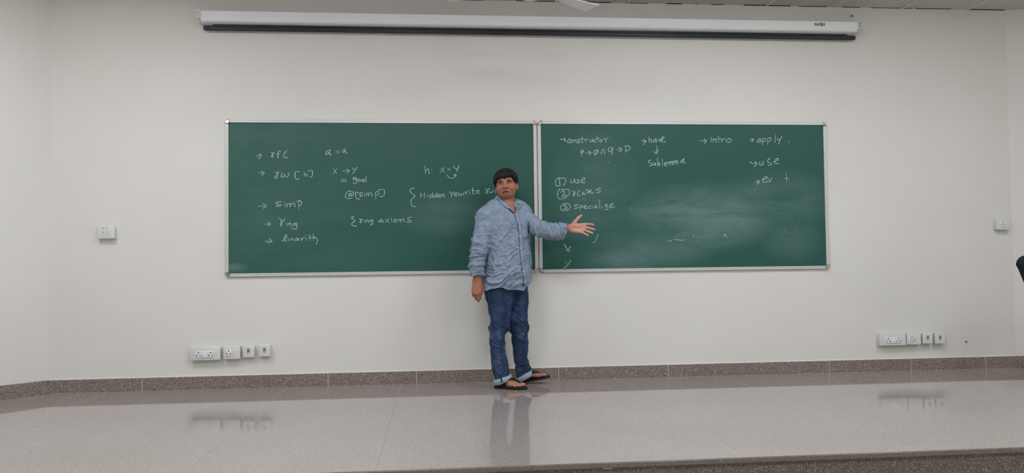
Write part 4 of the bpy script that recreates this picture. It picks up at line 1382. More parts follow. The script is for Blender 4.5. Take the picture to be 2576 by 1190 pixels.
# ---- hair: a cap that follows the skull, with overlapping locks
hair = Shape()
hair.u(ell(H(0, -0.014, 0.036), (0.092, 0.105, 0.088), HR), 0.01)
hair.u(ell(H(0, -0.052, 0.003), (0.082, 0.066, 0.070), HR), 0.03)
def face_cut(P):
    q = hl(P)
    # keeps everything behind a hairline that runs over the forehead and down before the ears
    line = np.interp(np.abs(q[:, 0]), [0, 0.045, 0.062, 0.075, 0.1], [0.052, 0.050, 0.040, 0.005, -0.010])
    front = q[:, 1] - np.interp(q[:, 2], [-0.05, -0.01, 0.01, 0.04], [-0.02, 0.002, 0.018, 0.03])
    d1 = np.minimum(front, line - q[:, 2])
    d2 = -0.042 - q[:, 2] + np.clip(-q[:, 1] - 0.04, 0, 1) * -0.8
    return -np.maximum(d1, d2)
hair.s(face_cut, 0.006)
def hairpost(P):
    q = hl(P)
    a = np.arctan2(q[:, 0], q[:, 1])
    return 0.004 * (vnoise(np.stack([a * 0.05, q[:, 2] * 0.25, q[:, 1] * 0.25], 1), 110, 3) - 0.5)
hair.post = hairpost
hV, hF = hair.mesh(HC - 0.19, HC + 0.19, 0.0028)
hb = quad_mesh('hair', hV, hF, m_hair, man)
rnd = random.Random(11)
crown = np.array([0.012, -0.045, 0.126])
mb = MB()
hs = Shape(); hs.u(ell(H(0, -0.014, 0.036), (0.092, 0.105, 0.088), HR), 0.01); hs.u(ell(H(0, -0.052, 0.003), (0.082, 0.066, 0.070), HR), 0.03)
def lock(p0, dirn, L, r, lift, curl, n=7, droop=0.10):
    pts = []
    p = np.array(p0, float); d = np.array(dirn, float)
    for i in range(n):
        pts.append(p.copy())
        g = hs.grad(p[None])[0]
        d = d - g * (d @ g) * 0.85 + HR @ np.array([curl, 0, -droop]) * 0.5
        d /= np.linalg.norm(d)
        p = p + d * L / (n - 1)
        v = hs(p[None])[0]
        p = p - g * (v - lift * (0.4 + 0.6 * math.sin(math.pi * i / (n - 1)))) * 0.6
    mb.tube(pts, r * np.interp(np.linspace(0, 1, n), [0, 0.25, 0.6, 1], [0.5, 1.0, 0.85, 0.10]), 5, flat=0.55, up=[hs.grad(np.array(q)[None])[0] for q in pts])
nl = 0
while nl < 560:
    th = rnd.uniform(-math.pi, math.pi)
    el_ = rnd.uniform(0.0, 1.5)
    q = np.array([math.sin(th) * math.cos(el_) * 0.093, math.cos(th) * math.cos(el_) * 0.106 - 0.014, math.sin(el_) * 0.089 + 0.036])
    if q[1] > 0.05 and q[2] < 0.082 - 0.25 * max(0, abs(q[0]) - 0.05):
        continue
    if q[1] > 0.02 and q[2] < 0.055:
        continue
    nl += 1
    dr = q - crown
    dr = dr / (np.linalg.norm(dr) + 1e-6) + np.array([0.15 + rnd.uniform(-0.5, 0.5), (0.25 if q[1] > -0.04 else 0) + rnd.uniform(-0.4, 0.4), 0])
    top = q[2] > 0.09
    lock(H(*q), HR @ dr, rnd.uniform(0.022, 0.048), rnd.uniform(0.0022, 0.0042), rnd.uniform(0.002, 0.010 if top else 0.006), rnd.uniform(-0.9, 0.9))
# fringe falling on the forehead in uneven pointed clumps, longer at the temples
tips = [(-0.088, -0.010), (-0.080, 0.000), (-0.070, 0.012), (-0.058, 0.022), (-0.046, 0.022), (-0.034, 0.030), (-0.020, 0.036), (-0.006, 0.026), (0.006, 0.024), (0.018, 0.034), (0.030, 0.038), (0.042, 0.034), (0.052, 0.030), (0.064, 0.020), (0.074, 0.006), (0.082, -0.008), (0.087, -0.014)]
tx = np.array([t[0] for t in tips]); tu_ = np.array([t[1] for t in tips])
for k in range(150):
    x1 = rnd.uniform(-0.088, 0.087)
    c = tx[np.argmin(np.abs(tx - x1))]
    u1 = np.interp(x1, tx, tu_) + rnd.uniform(-0.004, 0.010)
    x1 = x1 * 0.45 + c * 0.55 + rnd.uniform(-0.002, 0.002)
    u1 = min(u1, 0.046)
    x0 = x1 + rnd.uniform(-0.006, 0.014)
    yb = 0.086 * math.sqrt(max(0.03, 1 - (min(abs(x0), 0.09) / 0.0925) ** 2))
    e = rnd.uniform(0, 0.006)
    P = [H(x0 * 0.6 + rnd.uniform(-0.006, 0.006), yb * 0.6 - 0.01, 0.113 + e - 0.42 * max(0, abs(x0) - 0.042)), H(x0 * 0.84, yb * 0.95 + e, 0.092 - 0.30 * max(0, abs(x0) - 0.05)), H(x0 * 0.95, yb + 0.008 + e, 0.070), H((x0 + x1) / 2 * 1.04, yb + 0.009 + e * 0.6, (0.070 + u1) / 2), H(x1, yb + 0.005, u1)]
    P = catmull(P, 3)
    dd_ = body(P)
    P = np.array([p if dv > 0.002 else body.push([p], 0.003, 3)[0] for p, dv in zip(P, dd_)])
    n = len(P)
    w = rnd.uniform(0.0022, 0.0042)
    mb.tube(P, w * np.interp(np.linspace(0, 1, n), [0, 0.3, 0.7, 1], [0.7, 1, 0.85, 0.10]), 5, flat=0.5, up=hs.grad(P))
hv0 = len(hb.data.vertices)
lk = mb.build('hair_locks', m_hair, man, True)
bm = bmesh.new(); bm.from_mesh(hb.data)
me2 = lk.data
bm.from_mesh(me2)
bm.to_mesh(hb.data); bm.free()
hb.data.polygons.foreach_set('use_smooth', [True] * len(hb.data.polygons))
bpy.data.objects.remove(lk)
# ---- shirt
shirt = Shape()
shirt.u(stack([trow(*r) for r in TORSO], YAW_T), 0.05)
SR = [(1223, 545, -0.385, 0.066), (1217, 572, -0.405, 0.063), (1208, 606, -0.432, 0.059), (1203.5, 634, -0.442, 0.057), (1200, 664, -0.442, 0.055), (1199, 690, -0.438, 0.051)]
SLv = [(1311, 538, -0.215, 0.070), (1331, 556, -0.275, 0.058), (1350, 571, -0.325, 0.053), (1368, 578.5, -0.36, 0.052), (1385, 581.5, -0.355, 0.053), (1404, 582.5, -0.330, 0.054), (1415, 582.5, -0.315, 0.056)]
def chain(rows):
    P = [at(a, b, c) for a, b, c, r in rows]
    return P, [r[3] for r in rows]
PR, RR = chain(SR)
PL, RLs = chain(SLv)
for P, R_ in ((PR, RR), (PL, RLs)):
    for i in range(len(P) - 1):
        shirt.u(rcone(P[i], P[i + 1], R_[i], R_[i + 1]), (0.022 if i < 2 or P is PL else 0.007) if i else 0.04)
for s in (PR[0], PL[0]):
    shirt.u(rcone(NB + [0, 0, -0.006], s + [0, 0, -0.002], 0.068, 0.063), 0.03)
# slope of the shoulders up to the neck
shirt.u(rcone(at(1246, 520.5, -0.335), at(1217, 545, -0.385), 0.058, 0.062), 0.025)
shirt.u(rcone(at(1297, 518.5, -0.255), at(1318, 534, -0.215), 0.055, 0.062), 0.025)
# open cuffs: flat ends, hollow inside
def half(p, n):
    p, n = np.asarray(p), np.asarray(n) / np.linalg.norm(n)
    return lambda P: (P - p) @ n
def cuff_cut(P, p, n, wrist):
    q = np.asarray(p); n = np.asarray(n) / np.linalg.norm(n)
    pl = (P - q) @ n
    near = np.linalg.norm(P - q, axis=1) - 0.10
    return np.maximum(-pl, near)
nR = PR[-1] - PR[-2]; nL = PL[-1] - PL[-2]
shirt.s(lambda P: cuff_cut(P, PR[-1], nR, None), 0.003)
shirt.s(lambda P: cuff_cut(P, PL[-1] + [0.004, 0, 0], nL + np.array([0.02, 0, -0.014]), None), 0.003)
shirt.s(rcone(PR[-1] - nR / np.linalg.norm(nR) * 0.03, PR[-1] + nR, RR[-1] - 0.012, RR[-1] - 0.006), 0.003)
shirt.s(rcone(PL[-1] - nL / np.linalg.norm(nL) * 0.03, PL[-1] + nL * 2, RLs[-1] - 0.014, RLs[-1] - 0.006), 0.003)
# shaped hem
hemx = [(1205, 737), (1215, 731.5), (1228, 726), (1241, 722.5), (1258, 723.5), (1276, 726.3), (1300, 727.5), (1318.5, 729.5), (1320.5, 724), (1330, 717), (1341, 709)]
hx = np.array([at(p, q, -0.36)[0] for p, q in hemx]); hz = np.array([at(p, q, -0.36)[2] for p, q in hemx])
shirt.s(lambda P: np.maximum(P[:, 2] - np.interp(P[:, 0], hx, hz) * 1.0, -(P[:, 0] + 0.485) * 4), 0.003)
shirt.s(stack([(z - (0.03 if z > 0.8 else 0), x, y, a - 0.022, b - 0.022) for z, x, y, a, b in [trow(*r) for r in TORSO[-2:]]] + [(0.70, trow(*TORSO[-1])[1], -0.295, trow(*TORSO[-1])[3] - 0.022, trow(*TORSO[-1])[4] - 0.022)], YAW_T), 0.003)
# neck opening with a short open V
Vp = at(1293.5, 534, -0.395)
shirt.s(rcone(NB + [0, 0, -0.035], NB + [0, 0, 0.2], 0.066, 0.075), 0.004)
shirt.s(rcone(NB + [0.02, -0.02, 0.0], Vp + [0, 0, 0.004], 0.058, 0.006), 0.004)
def armco(P, Q):
    """nearest parameter along a sleeve and distance from it"""
    best = np.full(len(P), 9.0); par = np.zeros(len(P)); acc = 0
    for i in range(len(Q) - 1):
        ba = Q[i + 1] - Q[i]; L_ = np.linalg.norm(ba)
        h = np.clip((P - Q[i]) @ ba / (L_ * L_), 0, 1)
        d = np.linalg.norm(P - Q[i] - h[:, None] * ba, axis=1)
        m = d < best
        best = np.where(m, d, best); par = np.where(m, acc + h * L_, par)
        acc += L_
    return par, best
def ridge(n):
    return 1 - np.abs(2 * n - 1)
def crease(n, p=3.0):
    """thin raised folds between wide shallow troughs"""
    return (1 - np.abs(2 * n - 1)) ** p - 0.22
def shirt_wr(P):
    z = P[:, 2]
    w = np.stack([vnoise(P, 6, 5), vnoise(P, 6, 6), vnoise(P, 6, 7)], 1) * 0.13
    low = 1 - ss(z, 0.80, 1.12)
    # long folds over the belly and hem, rising to his left
    Q = P @ np.array([[0.91, 0, 0.42], [0, 1, 0], [-0.42, 0, 0.91]]).T + w
    d = 0.020 * crease(vnoise(Q * [0.22, 0.22, 1.0], 24, 1)) * (0.12 + 1.0 * low)
    Q2 = P @ np.array([[0.95, 0, 0.28], [0, 1, 0], [-0.28, 0, 0.95]]).T + w * 0.7
    d += 0.0105 * crease(vnoise(Q2 * [0.3, 0.3, 1.0], 48, 2), 2.5) * (0.15 + 1.0 * low)
    # pull lines from the shoulder and armpit
    Q3 = P @ np.array([[0.75, 0, 0.6], [0, 1, 0], [-0.6, 0, 0.75]]).T + w
    d += 0.0085 * crease(vnoise(Q3 * [0.25, 0.25, 1.0], 22, 4)) * (1 - low) * 0.8
    Q4 = P @ np.array([[0.9, 0, -0.5], [0, 1, 0], [0.5, 0, 0.9]]).T + w
    d += 0.0034 * crease(vnoise(Q2 * [0.45, 0.45, 1.0], 95, 12), 2.0) * (0.25 + 0.9 * low)
    d += 0.0065 * crease(vnoise(Q4 * [0.4, 0.4, 1.0], 40, 14)) * (1 - low * 0.5)
    # crumples across the sleeves, denser towards elbow and cuff
    for Qs, sd in ((PR, 8), (PL, 9)):
        t, r = armco(P, Qs)
        on = 1 - ss(r, 0.072, 0.088)
        tw = 0.35 * (P[:, 2] - 1.1) if sd == 9 else 0.30 * (P[:, 0] + 0.5)
        A = np.stack([t + w[:, 0] * 0.5 + w[:, 2] * 0.35 + tw, P[:, 0] * 0.16 + w[:, 1] * 0.8, P[:, 1] * 0.16 + P[:, 2] * (0.14 if sd == 9 else 0.0)], 1)
        dens = ss(t, 0.05, 0.28)
        sl = 0.0115 * crease(vnoise(A, 36, sd), 2.5) * (0.40 + 0.75 * dens) + 0.007 * crease(vnoise(A + 3.1, 70, sd + 3), 2.0) * (0.3 + dens)
        d = d * (1 - on) + sl * on
    keep = ss(np.linalg.norm(P - NB, axis=1), 0.085, 0.15)
    hm = z - np.interp(P[:, 0], hx, hz)
    return d * keep * (0.35 + 0.65 * ss(hm, 0.0, 0.035))
shirt.post = shirt_wr
sV, sF = shirt.mesh((-0.62, -0.56, 0.74), (0.22, -0.04, 1.46), 0.0030, margin=0.022)
m_shirt = Mat('blue_chambray_linen', (128, 150, 178), 0.9, spec=0.15)
cw = m_shirt.noise(430, 2, 0.6, m_shirt.co((1, 1, 0.25)))
cw2 = m_shirt.noise(430, 2, 0.6, m_shirt.co((0.25, 0.25, 1)))
mo_ = m_shirt.noise(26, 4, 0.65)
f1 = m_shirt.math('ADD', m_shirt.math('MULTIPLY', m_shirt.math('ADD', cw, cw2), 0.34), m_shirt.math('MULTIPLY', mo_, 0.30))
m_shirt.color(m_shirt.ramp(f1, [(0.30, (98, 112, 134)), (0.48, (130, 144, 164)), (0.66, (170, 181, 196))]))
m_shirt.bump(m_shirt.math('ADD', cw, cw2), 0.25, 0.001)
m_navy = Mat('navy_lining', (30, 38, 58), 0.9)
m_light = Mat('shirt_lining_edge', (150, 168, 194), 0.9)
so = quad_mesh('shirt', sV, sF, m_shirt, man)

def strip(name, pxs, w, mat, parent, shp, off=0.0016, th=0.0016, normal_side=None):
    """a ribbon lying on a surface along a picture line"""
    P = []
    for a, b in catmull(pxs, 6):
        h = shp.hit(a, b, off)
        if h is not None:
            P.append(h)
    P = np.array(P)
    if len(P) < 3:
        return None
    for _ in range(2):
        P[1:-1] = (P[:-2] + 2 * P[1:-1] + P[2:]) / 4
    N = np.vstack([shp.grad(p[None], 0.006) for p in P])
    T = np.gradient(P, axis=0); T /= np.linalg.norm(T, axis=1)[:, None]
    S = np.cross(T, N); S /= np.linalg.norm(S, axis=1)[:, None]
    mb = MB(); V = []; n = len(P)
    for i in range(n):
        for a, h in ((-1, -0.003), (-1, th * 0.5), (-0.6, th), (0.6, th), (1, th * 0.5), (1, -0.003)):
            V.append(P[i] + S[i] * w * a + N[i] * h)
    F = [(i * 6 + j, i * 6 + (j + 1) % 6, i * 6 + 6 + (j + 1) % 6, i * 6 + 6 + j) for i in range(n - 1) for j in range(6)]
    F += [tuple(range(6))[::-1], tuple((n - 1) * 6 + j for j in range(6))]
    mb.add(V, F)
    o = mb.build(name, mat, parent, smooth=True)
    return o
PLK = [(1294.2, 537), (1296.5, 545), (1300, 557), (1303, 570), (1305.5, 590), (1307, 615), (1308.5, 640), (1311, 662), (1315, 690), (1317, 708), (1318, 718)]
strip('placket', [(a + 4.2, b) for a, b in PLK], 0.0135, m_shirt, so, shirt, 0.0012, 0.0016)
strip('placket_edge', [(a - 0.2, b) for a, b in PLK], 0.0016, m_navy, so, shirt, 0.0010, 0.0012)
m_button = Mat('pearl_button', (214, 218, 220), 0.25)
def button(px, py, r=0.0052):
    h = shirt.hit(px, py, 0.0020)
    if h is None:
        return
    n = shirt.grad(h[None], 0.006)[0]
    b = MB().tube([h, h + n * 0.0014, h + n * 0.0024], [r, r, r * 0.75], 14)
    b.build('button', m_button, so, smooth=False)
for a, b in ((1301.5, 552), (1305.5, 571), (1308.5, 597.5), (1311, 625), (1312.8, 653.5), (1316.5, 682)):
    button(a, b)
# breast pocket with a dark pen clipped in it
pk = []
for v in np.linspace(0, 1, 9):
    row = []
    for u_ in np.linspace(0, 1, 7):
        xa, xb = 1314.5 + 1.5 * v, 1331.0 + 0.5 * v
        py = 561 + (599 - 561) * v - 2.5 * u_ - (2.0 * (1 - abs(2 * u_ - 1)) * -1 if v > 0.99 else 0)
        row.append(shirt.hit(xa + (xb - xa) * u_, py, 0.002))
    pk.append(row)
if all(p is not None for r in pk for p in r):
    G = np.array(pk)
    nr, nc = G.shape[:2]
    Nn = np.vstack([shirt.grad(p[None], 0.006) for p in G.reshape(-1, 3)]).reshape(G.shape)
    V = np.vstack([(G + Nn * 0.0016).reshape(-1, 3), (G - Nn * 0.004).reshape(-1, 3)])
    F = []
    NN = nr * nc
    for i in range(nr - 1):
        for j in range(nc - 1):
            a = i * nc + j
            F += [(a, a + nc, a + nc + 1, a + 1), (NN + a, NN + a + 1, NN + a + nc + 1, NN + a + nc)]
    ring_ = [j for j in range(nc)] + [i * nc + nc - 1 for i in range(1, nr)] + [(nr - 1) * nc + j for j in range(nc - 2, -1, -1)] + [i * nc for i in range(nr - 2, 0, -1)]
    for a, b in zip(ring_, ring_[1:] + ring_[:1]):
        F.append((a, b, NN + b, NN + a))
    pko = link_mesh('chest_pocket', V, F, m_shirt, so, True)
    strip('pocket_hem', [(1314.5, 561.6), (1320, 560.8), (1326, 559.6)], 0.0012, m_navy, pko, shirt, 0.0026, 0.0010)
PP = [shirt.hit(1329.4 + 1.4 * t, 557 + 29 * t, 0.0) for t in np.linspace(0, 1, 6)]
if all(p is not None for p in PP):
    PP = np.array(PP)
    PP = np.array([PP[0] + (PP[-1] - PP[0]) * t for t in np.linspace(0, 1, 6)]) + (lambda e: e)(np.array([0, -1, 0])) * (0.0)
    off = max(0.0, max(0.006 - shirt(p[None])[0] for p in PP))
    PP = PP + np.array([-0.25, -0.97, 0]) * (off * 1.15)
    pen = root('pen', tuple(PP[-1]), 'thin dark pen clipped in the breast pocket of the blue shirt', 'pen')
    MB().tube([PP[0], PP[1], PP[-1]], [0.0034, 0.0040, 0.0040], 10).build('barrel', m_ink, pen, smooth=True)
    MB().tube([PP[0] + [0, -0.0045, 0.0], PP[2] + [0, -0.006, 0]], [0.0013, 0.0011], 6).build('clip', m_steel, pen)
# folded cuffs
def cuff_ring(P, R_, n, w, grow, tilt=None):
    n = n / np.linalg.norm(n)
    a = np.cross(n, [0, 0, 1.0]) if abs(n[2]) < 0.9 else np.cross(n, [0, 1.0, 0])
    a /= np.linalg.norm(a); b = np.cross(n, a)
    K = 48
    V = []
    prof = [(-w, grow * 0.2), (-w + 0.002, grow), (-w * 0.5, grow + 0.0015), (0.0, grow + 0.0005), (0.003, grow * 0.3), (0.001, -0.006), (-w * 0.6, -0.008)]
    for k in range(K):
        t = 2 * math.pi * k / K
        wob = 0.0022 * math.sin(3 * t + 1) + 0.0016 * math.sin(7 * t)
        for x, r in prof:
            rr = R_ + r + wob * (1 if r > 0 else 0.4)
            V.append(P + n * (x + 0.003 * math.sin(2 * t + 0.6) + wob) + (a * math.cos(t) + b * math.sin(t)) * rr)
    m = len(prof)
    F = [(k * m + j, k * m + (j + 1) % m, ((k + 1) % K) * m + (j + 1) % m, ((k + 1) % K) * m + j) for k in range(K) for j in range(m)]
    return V, F
V, F = cuff_ring(PR[-1], RR[-1], nR, 0.030, 0.004)
link_mesh('cuff', V, F, m_shirt, so, True)
V, F = cuff_ring(PL[-1] + [0.004, 0, 0], RLs[-1], nL + np.array([0.02, 0, -0.014]), 0.052, 0.0035)
link_mesh('cuff', V, F, m_shirt, so, True)
# collar: stand and fall, points spread over the open neck
lat = np.array([math.cos(YAW_T), math.sin(YAW_T), 0]); fwd = np.array([math.sin(YAW_T), -math.cos(YAW_T), 0])
def collar():
    rows = []
    K = 41
    for i in range(K):
        t = -1 + 2 * i / (K - 1)              # -1: his right front point, 1: his left front point
        ph_ = math.pi / 2 + math.pi + t * math.radians(146)   # 0 at the back
        a = t * math.radians(146)
        lx, fx = math.sin(a), -math.cos(a)
        frontness = ss(np.array([fx]), -0.3, 1.0)[0]
        c = NB + [0, 0, 0.072]
        rad = np.array([0.070, 0.072])
        top = c + lat * lx * rad[0] + fwd * (fx * rad[1] + 0.004) + [0, 0, 0.022 - 0.066 * frontness]
        out = lat * lx + fwd * fx
        fall = 0.042 + 0.016 * max(0, abs(t) - 0.72) / 0.28
        stand = top - out * 0.004 + [0, 0, -0.034]
        mid = top + out * (0.010 + 0.003 * frontness) + [0, 0, -0.008]
        low = top + out * (0.022 + 0.010 * frontness) + [0, 0, -fall]
        tang = (-lat * fx * -1 + fwd * lx * -1) * np.sign(t)
        low = low - (lat * fx - fwd * lx * -1) * 0.0
        rows.append([stand, top, mid, (mid + low) / 2 + out * 0.002, low])
    R_ = np.array(rows)
    # thickness
    V = []
    n, m = R_.shape[:2]
    du = np.gradient(R_, axis=0); dv = np.gradient(R_, axis=1)
    Nn = np.cross(du, dv); Nn /= np.linalg.norm(Nn, axis=2)[:, :, None] + 1e-9
    A = (R_ + Nn * 0.0012).reshape(-1, 3); B_ = (R_ - Nn * 0.0012).reshape(-1, 3)
    for i in range(n):
        for j in (3, 4):
            for arr, oo in ((A, 0.0012), (B_, -0.0012)):
                p = arr[i * m + j]
                for _it in range(3):
                    p = arr[i * m + j]
                    d = shirt(p[None])[0]
                    if d < 0.003 or (j == 4 and d > 0.006):
                        g = shirt.grad(p[None], 0.004)[0]
                        arr[i * m + j] = p + g * (0.0042 + oo - d)
    V = np.vstack([A, B_]); NN = n * m
    F = []
    for i in range(n - 1):
        for j in range(m - 1):
            a = i * m + j
            F += [(a, a + 1, a + m + 1, a + m), (NN + a, NN + a + m, NN + a + m + 1, NN + a + 1)]
        F += [(i * m, (i + 1) * m, NN + (i + 1) * m, NN + i * m), (i * m + m - 1, NN + i * m + m - 1, NN + (i + 1) * m + m - 1, (i + 1) * m + m - 1)]
    for j in range(m - 1):
        F += [(j, NN + j, NN + j + 1, j + 1)]
        a = (n - 1) * m + j
        F += [(a, a + 1, NN + a + 1, NN + a)]
    return V, F
V, F = collar()
link_mesh('collar', V, F, m_shirt, so, True)
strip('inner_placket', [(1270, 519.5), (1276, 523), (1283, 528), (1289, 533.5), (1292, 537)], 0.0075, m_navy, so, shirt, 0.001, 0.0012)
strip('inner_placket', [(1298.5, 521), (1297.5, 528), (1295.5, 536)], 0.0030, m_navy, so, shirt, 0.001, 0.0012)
button(1278.8, 522.3, 0.0045)

# ---- jeans
jeans = Shape()
RJ = [(z, x, y, a - (0.005 if z < 0.115 else 0), b - (0.004 if z < 0.115 else 0)) for z, x, y, a, b in RL]
jeans.u(stack(RJ, 0), 0.01)
jeans.u(stack(LL, 0), 0.003)
hip = [lrow(690, 1222, 1330, -0.285, 0.125), lrow(714, 1219, 1328, -0.28, 0.12), lrow(728, 1224, 1322, -0.265, 0.10), lrow(745, 1236, 1314, -0.255, 0.07), lrow(765, 1250, 1305, -0.25, 0.05)]
jeans.u(stack(hip, 0), 0.006)
fl_ = Shape()
def jeans_cut(P):
    # trouser legs end along slanted lines, under the turned-up cuffs
    za = np.interp(P[:, 0], [at(1240, 960, -0.34)[0], at(1292, 945, -0.34)[0]], [at(1240, 964, -0.34)[2], at(1292, 946, -0.34)[2]])
    zb_ = np.interp(P[:, 0], [at(1296, 958, -0.16)[0], at(1341, 930, -0.16)[0]], [at(1296, 957, -0.16)[2], at(1341, 931, -0.16)[2]])
    near = P[:, 1] < -0.255
    return np.where(near, P[:, 2] - za, P[:, 2] - zb_)
jeans.s(jeans_cut, 0.003)
def jeans_wr(P):
    z = P[:, 2]
    w = np.stack([vnoise(P, 8, 15), vnoise(P, 8, 16), vnoise(P, 8, 17)], 1) * 0.09
    Q = P @ np.array([[0.85, 0, -0.45], [0, 1, 0], [0.45, 0, 0.9]]).T + w
    knee = np.exp(-((z - 0.44) / 0.10) ** 2) + 0.8 * (1 - ss(z, 0.10, 0.26)) + 0.55 * np.exp(-((z - 0.72) / 0.07) ** 2)
    d = 0.015 * (crease(vnoise(Q * [0.30, 0.30, 1.0], 20, 21), 2.5) - 0.12) * (0.16 + 0.62 * knee)
    d += 0.0085 * crease(vnoise(Q * [0.35, 0.35, 1.0], 44, 22), 2.5) * (0.25 + 0.6 * knee)
    V2 = P @ np.array([[0.7, 0, 0.7], [0, 1, 0], [-0.7, 0, 0.7]]).T + w
    d += 0.007 * crease(vnoise(V2 * [0.3, 0.3, 1.0], 26, 23), 2.5) * (0.2 + 0.6 * knee)
    return d * ss(z, 0.085, 0.135)
jeans.post = jeans_wr
jV, jF = jeans.mesh((-0.52, -0.50, 0.02), (0.0, -0.06, 0.90), 0.0032, margin=0.022)
m_denim = Mat('blue_denim', (44, 68, 112), 0.88, spec=0.2)
d1 = m_denim.noise(13, 4, 0.6, m_denim.co((1, 1, 0.5)))
d2_ = m_denim.noise(380, 2, 0.6)
d3 = m_denim.noise(60, 3, 0.7, m_denim.co((0.5, 1, 1.6), (0, 0.5, 0)))
ff = m_denim.math('ADD', m_denim.math('ADD', m_denim.math('MULTIPLY', d1, 0.5), m_denim.math('MULTIPLY', d2_, 0.22)), m_denim.math('MULTIPLY', d3, 0.3))
m_denim.color(m_denim.ramp(ff, [(0.35, (28, 39, 62)), (0.48, (44, 59, 87)), (0.58, (63, 80, 111)), (0.69, (118, 132, 154))]))
m_denim.bump(d2_, 0.3, 0.001)
m_inner = Mat('denim_reverse', (150, 164, 178), 0.9, spec=0.15)
m_inner.color(m_inner.mix(m_inner.noise(300, 2), (126, 142, 160), (178, 189, 198)))
m_inner.bump(m_inner.noise(300, 2), 0.3, 0.001)
jo = quad_mesh('jeans', jV, jF, m_denim, man)
def seam(pxs, w, mat=m_light):
    pass
m_seam = Mat('denim_seam', (72, 88, 118), 0.9)
strip('pocket_seam', [(1227.5, 732), (1230, 741), (1231.2, 750), (1230, 758)], 0.0016, m_seam, jo, jeans, 0.001, 0.0012)
def turnup(cx, y, pts_top, pts_bot, ax, by, name='turn_up'):
    """a folded band: an elliptical ring whose upper and lower rims slope"""
    (xa, za), (xb, zb_) = pts_top
    (xc, zc), (xd, zd) = pts_bot
    K = 56
    V = []
    prof = [(1.0, 0.0), (1.0, 0.006), (0.5, 0.0075), (0.0, 0.006), (0.0, 0.0), (0.1, -0.004), (0.9, -0.006)]
    for k in range(K):
        t = 2 * math.pi * k / K
        u_ = 0.5 + 0.5 * math.cos(t)
        tx, tz = xa + (xb - xa) * u_, za + (zb_ - za) * u_
        lx, lz = xc + (xd - xc) * u_, zc + (zd - zc) * u_
        wob = 0.0018 * math.sin(3 * t) + 0.001 * math.sin(8 * t + 1)
        for v, r in prof:
            px_ = lx + (tx - lx) * v; pz = lz + (tz - lz) * v
            V.append((px_ + math.cos(t) * (r + wob), y + math.sin(t) * (by + r + wob), pz + wob * 0.8))
    m = len(prof)
    F = [(k * m + j, k * m + (j + 1) % m, ((k + 1) % K) * m + (j + 1) % m, ((k + 1) % K) * m + j) for k in range(K) for j in range(m)]
    o = link_mesh(name, V, F, m_inner, jo, True)
    return o
def A2(px, py, y):
    p = at(px, py, y)
    return (p[0], p[2])
y1 = RL[-1][2]
tu = turnup(0, y1, (A2(1244.0, 954.0, y1), A2(1283.0, 940.5, y1)), (A2(1245.5, 969.5, y1), A2(1287.5, 952.5, y1)), 0, 0.064)
tu['label'] = 'pale turned-up jeans cuff on the near leg'
# dark seam strip across the near turn-up
V = []
qa = [at(1258.0, 949.0, y1 - 0.074), at(1261.5, 948.0, y1 - 0.074), at(1264.5, 962.0, y1 - 0.075), at(1261.2, 963.8, y1 - 0.075)]
mbx = MB(); V = [q + [0, 0, 0] for q in qa] + [q + [0, 0.006, 0] for q in qa]
mbx.add(V, [(0, 1, 2, 3), (7, 6, 5, 4), (0, 4, 5, 1), (1, 5, 6, 2), (2, 6, 7, 3), (3, 7, 4, 0)]).build('side_seam', m_ink, tu)
y2 = -0.158
tu2 = turnup(0, y2, (A2(1297.0, 952.0, y2), A2(1335.5, 927.5, y2)), (A2(1302.5, 963.5, y2), A2(1341.0, 941.0, y2)), 0, 0.058)
tu2['label'] = 'pale turned-up jeans cuff on the far leg'

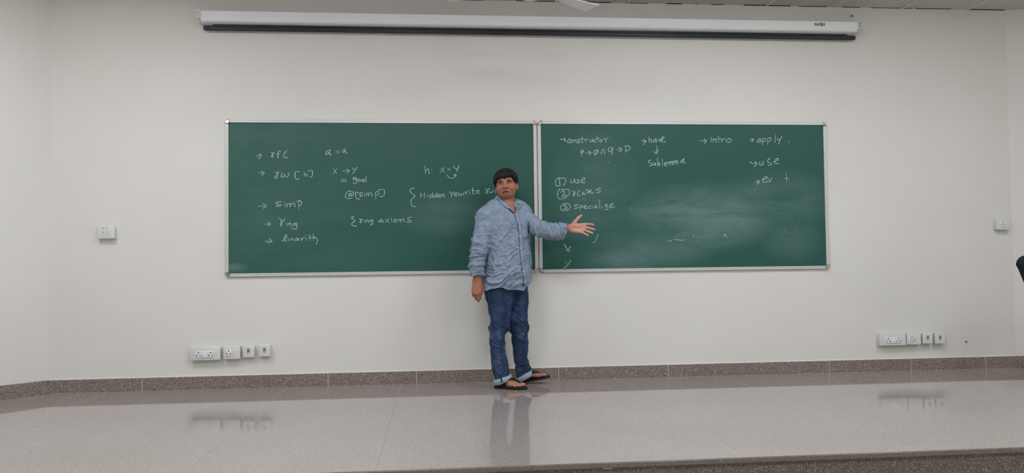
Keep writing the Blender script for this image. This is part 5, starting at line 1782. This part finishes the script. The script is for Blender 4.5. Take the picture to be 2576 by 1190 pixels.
# ---- flip-flops
m_rub = Mat('black_rubber', (25, 25, 24), 0.6, spec=0.3)
m_rub.color(m_rub.mix(m_rub.noise(60, 2), (20, 20, 19), (36, 35, 33)))
def flipflop(ft, lab):
    out = [(-0.012, 0.000), (-0.008, 0.022), (0.010, 0.032), (0.05, 0.035), (0.10, 0.035), (0.15, 0.044), (0.19, 0.048), (0.225, 0.044), (0.250, 0.030), (0.258, 0.010), (0.252, -0.012), (0.232, -0.034), (0.20, -0.047), (0.16, -0.052), (0.11, -0.048), (0.05, -0.040), (0.010, -0.034), (-0.008, -0.022)]
    O = catmull(out + out[:1], 4)[:-1]
    n = len(O)
    c = O.mean(0)
    V = []
    for k, z in ((0.965, 0.0004), (1.0, 0.003), (1.0, SOLE - 0.004), (0.985, SOLE - 0.001), (0.93, SOLE - 0.0006)):
        V += [ft.p(c[0] + (q[0] - c[0]) * k, c[1] + (q[1] - c[1]) * k, z) for q in O]
    F = []
    for k in range(4):
        F += [(k * n + i, k * n + (i + 1) % n, (k + 1) * n + (i + 1) % n, (k + 1) * n + i) for i in range(n)]
    F += [tuple(range(n))[::-1], tuple(range(4 * n, 5 * n))]
    t = link_mesh('flip_flop', V, F, m_rub, man)
    sharp_by_angle(t, 40)
    t['label'] = lab
    for sgn in (1, -1):
        end = (0.085, 0.040 if sgn > 0 else -0.046, SOLE - 0.002)
        ctrl = [(0.192, 0.019, SOLE + 0.006), (0.185, 0.019, SOLE + 0.034), (0.160, 0.019 + sgn * 0.012, SOLE + 0.052), (0.125, 0.012 + sgn * 0.030, SOLE + 0.052), (0.100, sgn * 0.046, SOLE + 0.034), end]
        P = np.array([ft.p(*q) for q in catmull(ctrl, 6)])
        n2 = len(P)
        Pm = P.copy()
        for i in range(3, n2 - 3):
            Pm[i] = body.push([P[i]], 0.0045, 4)[0]
        for _ in range(3):
            Pm[1:-1] = (Pm[:-2] + 2 * Pm[1:-1] + Pm[2:]) / 4
        up = np.array([body.grad(p[None])[0] for p in Pm])
        w = np.interp(np.linspace(0, 1, n2), [0, 0.12, 0.3, 0.7, 1.0], [0.004, 0.006, 0.0125, 0.014, 0.013])
        MB().tube(Pm, w, 10, flat=0.24, up=up).build('strap', m_rub, t, smooth=True)
    return t
flipflop(footR, 'black rubber flip-flop on the near foot, flat on the floor')
flipflop(footL, 'black rubber flip-flop on the far foot, toes lifted')
# toenails
m_nail = Mat('toenail', (214, 176, 160), 0.3)
for ft in (footR, footL):
    for x1, m1, r in ((0.224, 0.030, 0.0125), (0.221, 0.009, 0.0088), (0.211, -0.009, 0.0082), (0.199, -0.026, 0.0078), (0.183, -0.041, 0.0078)):
        c = ft.p(x1, m1, SOLE + r * 1.45)
        c = body.push([c], 0.0002, 5)[0]
        mbn = MB().sphere((0, 0, 0), 1.0, 12, 8)
        V = np.array(mbn.V) * [r * 0.62, r * 0.58, 0.0013]
        g = body.grad(c[None])[0]
        dd = ft.d - g * (ft.d @ g); dd /= np.linalg.norm(dd)
        Rn = np.stack([dd, np.cross(g, dd), g], 1)
        link_mesh('toenail', c + V @ Rn.T, mbn.F, m_nail, man, True)
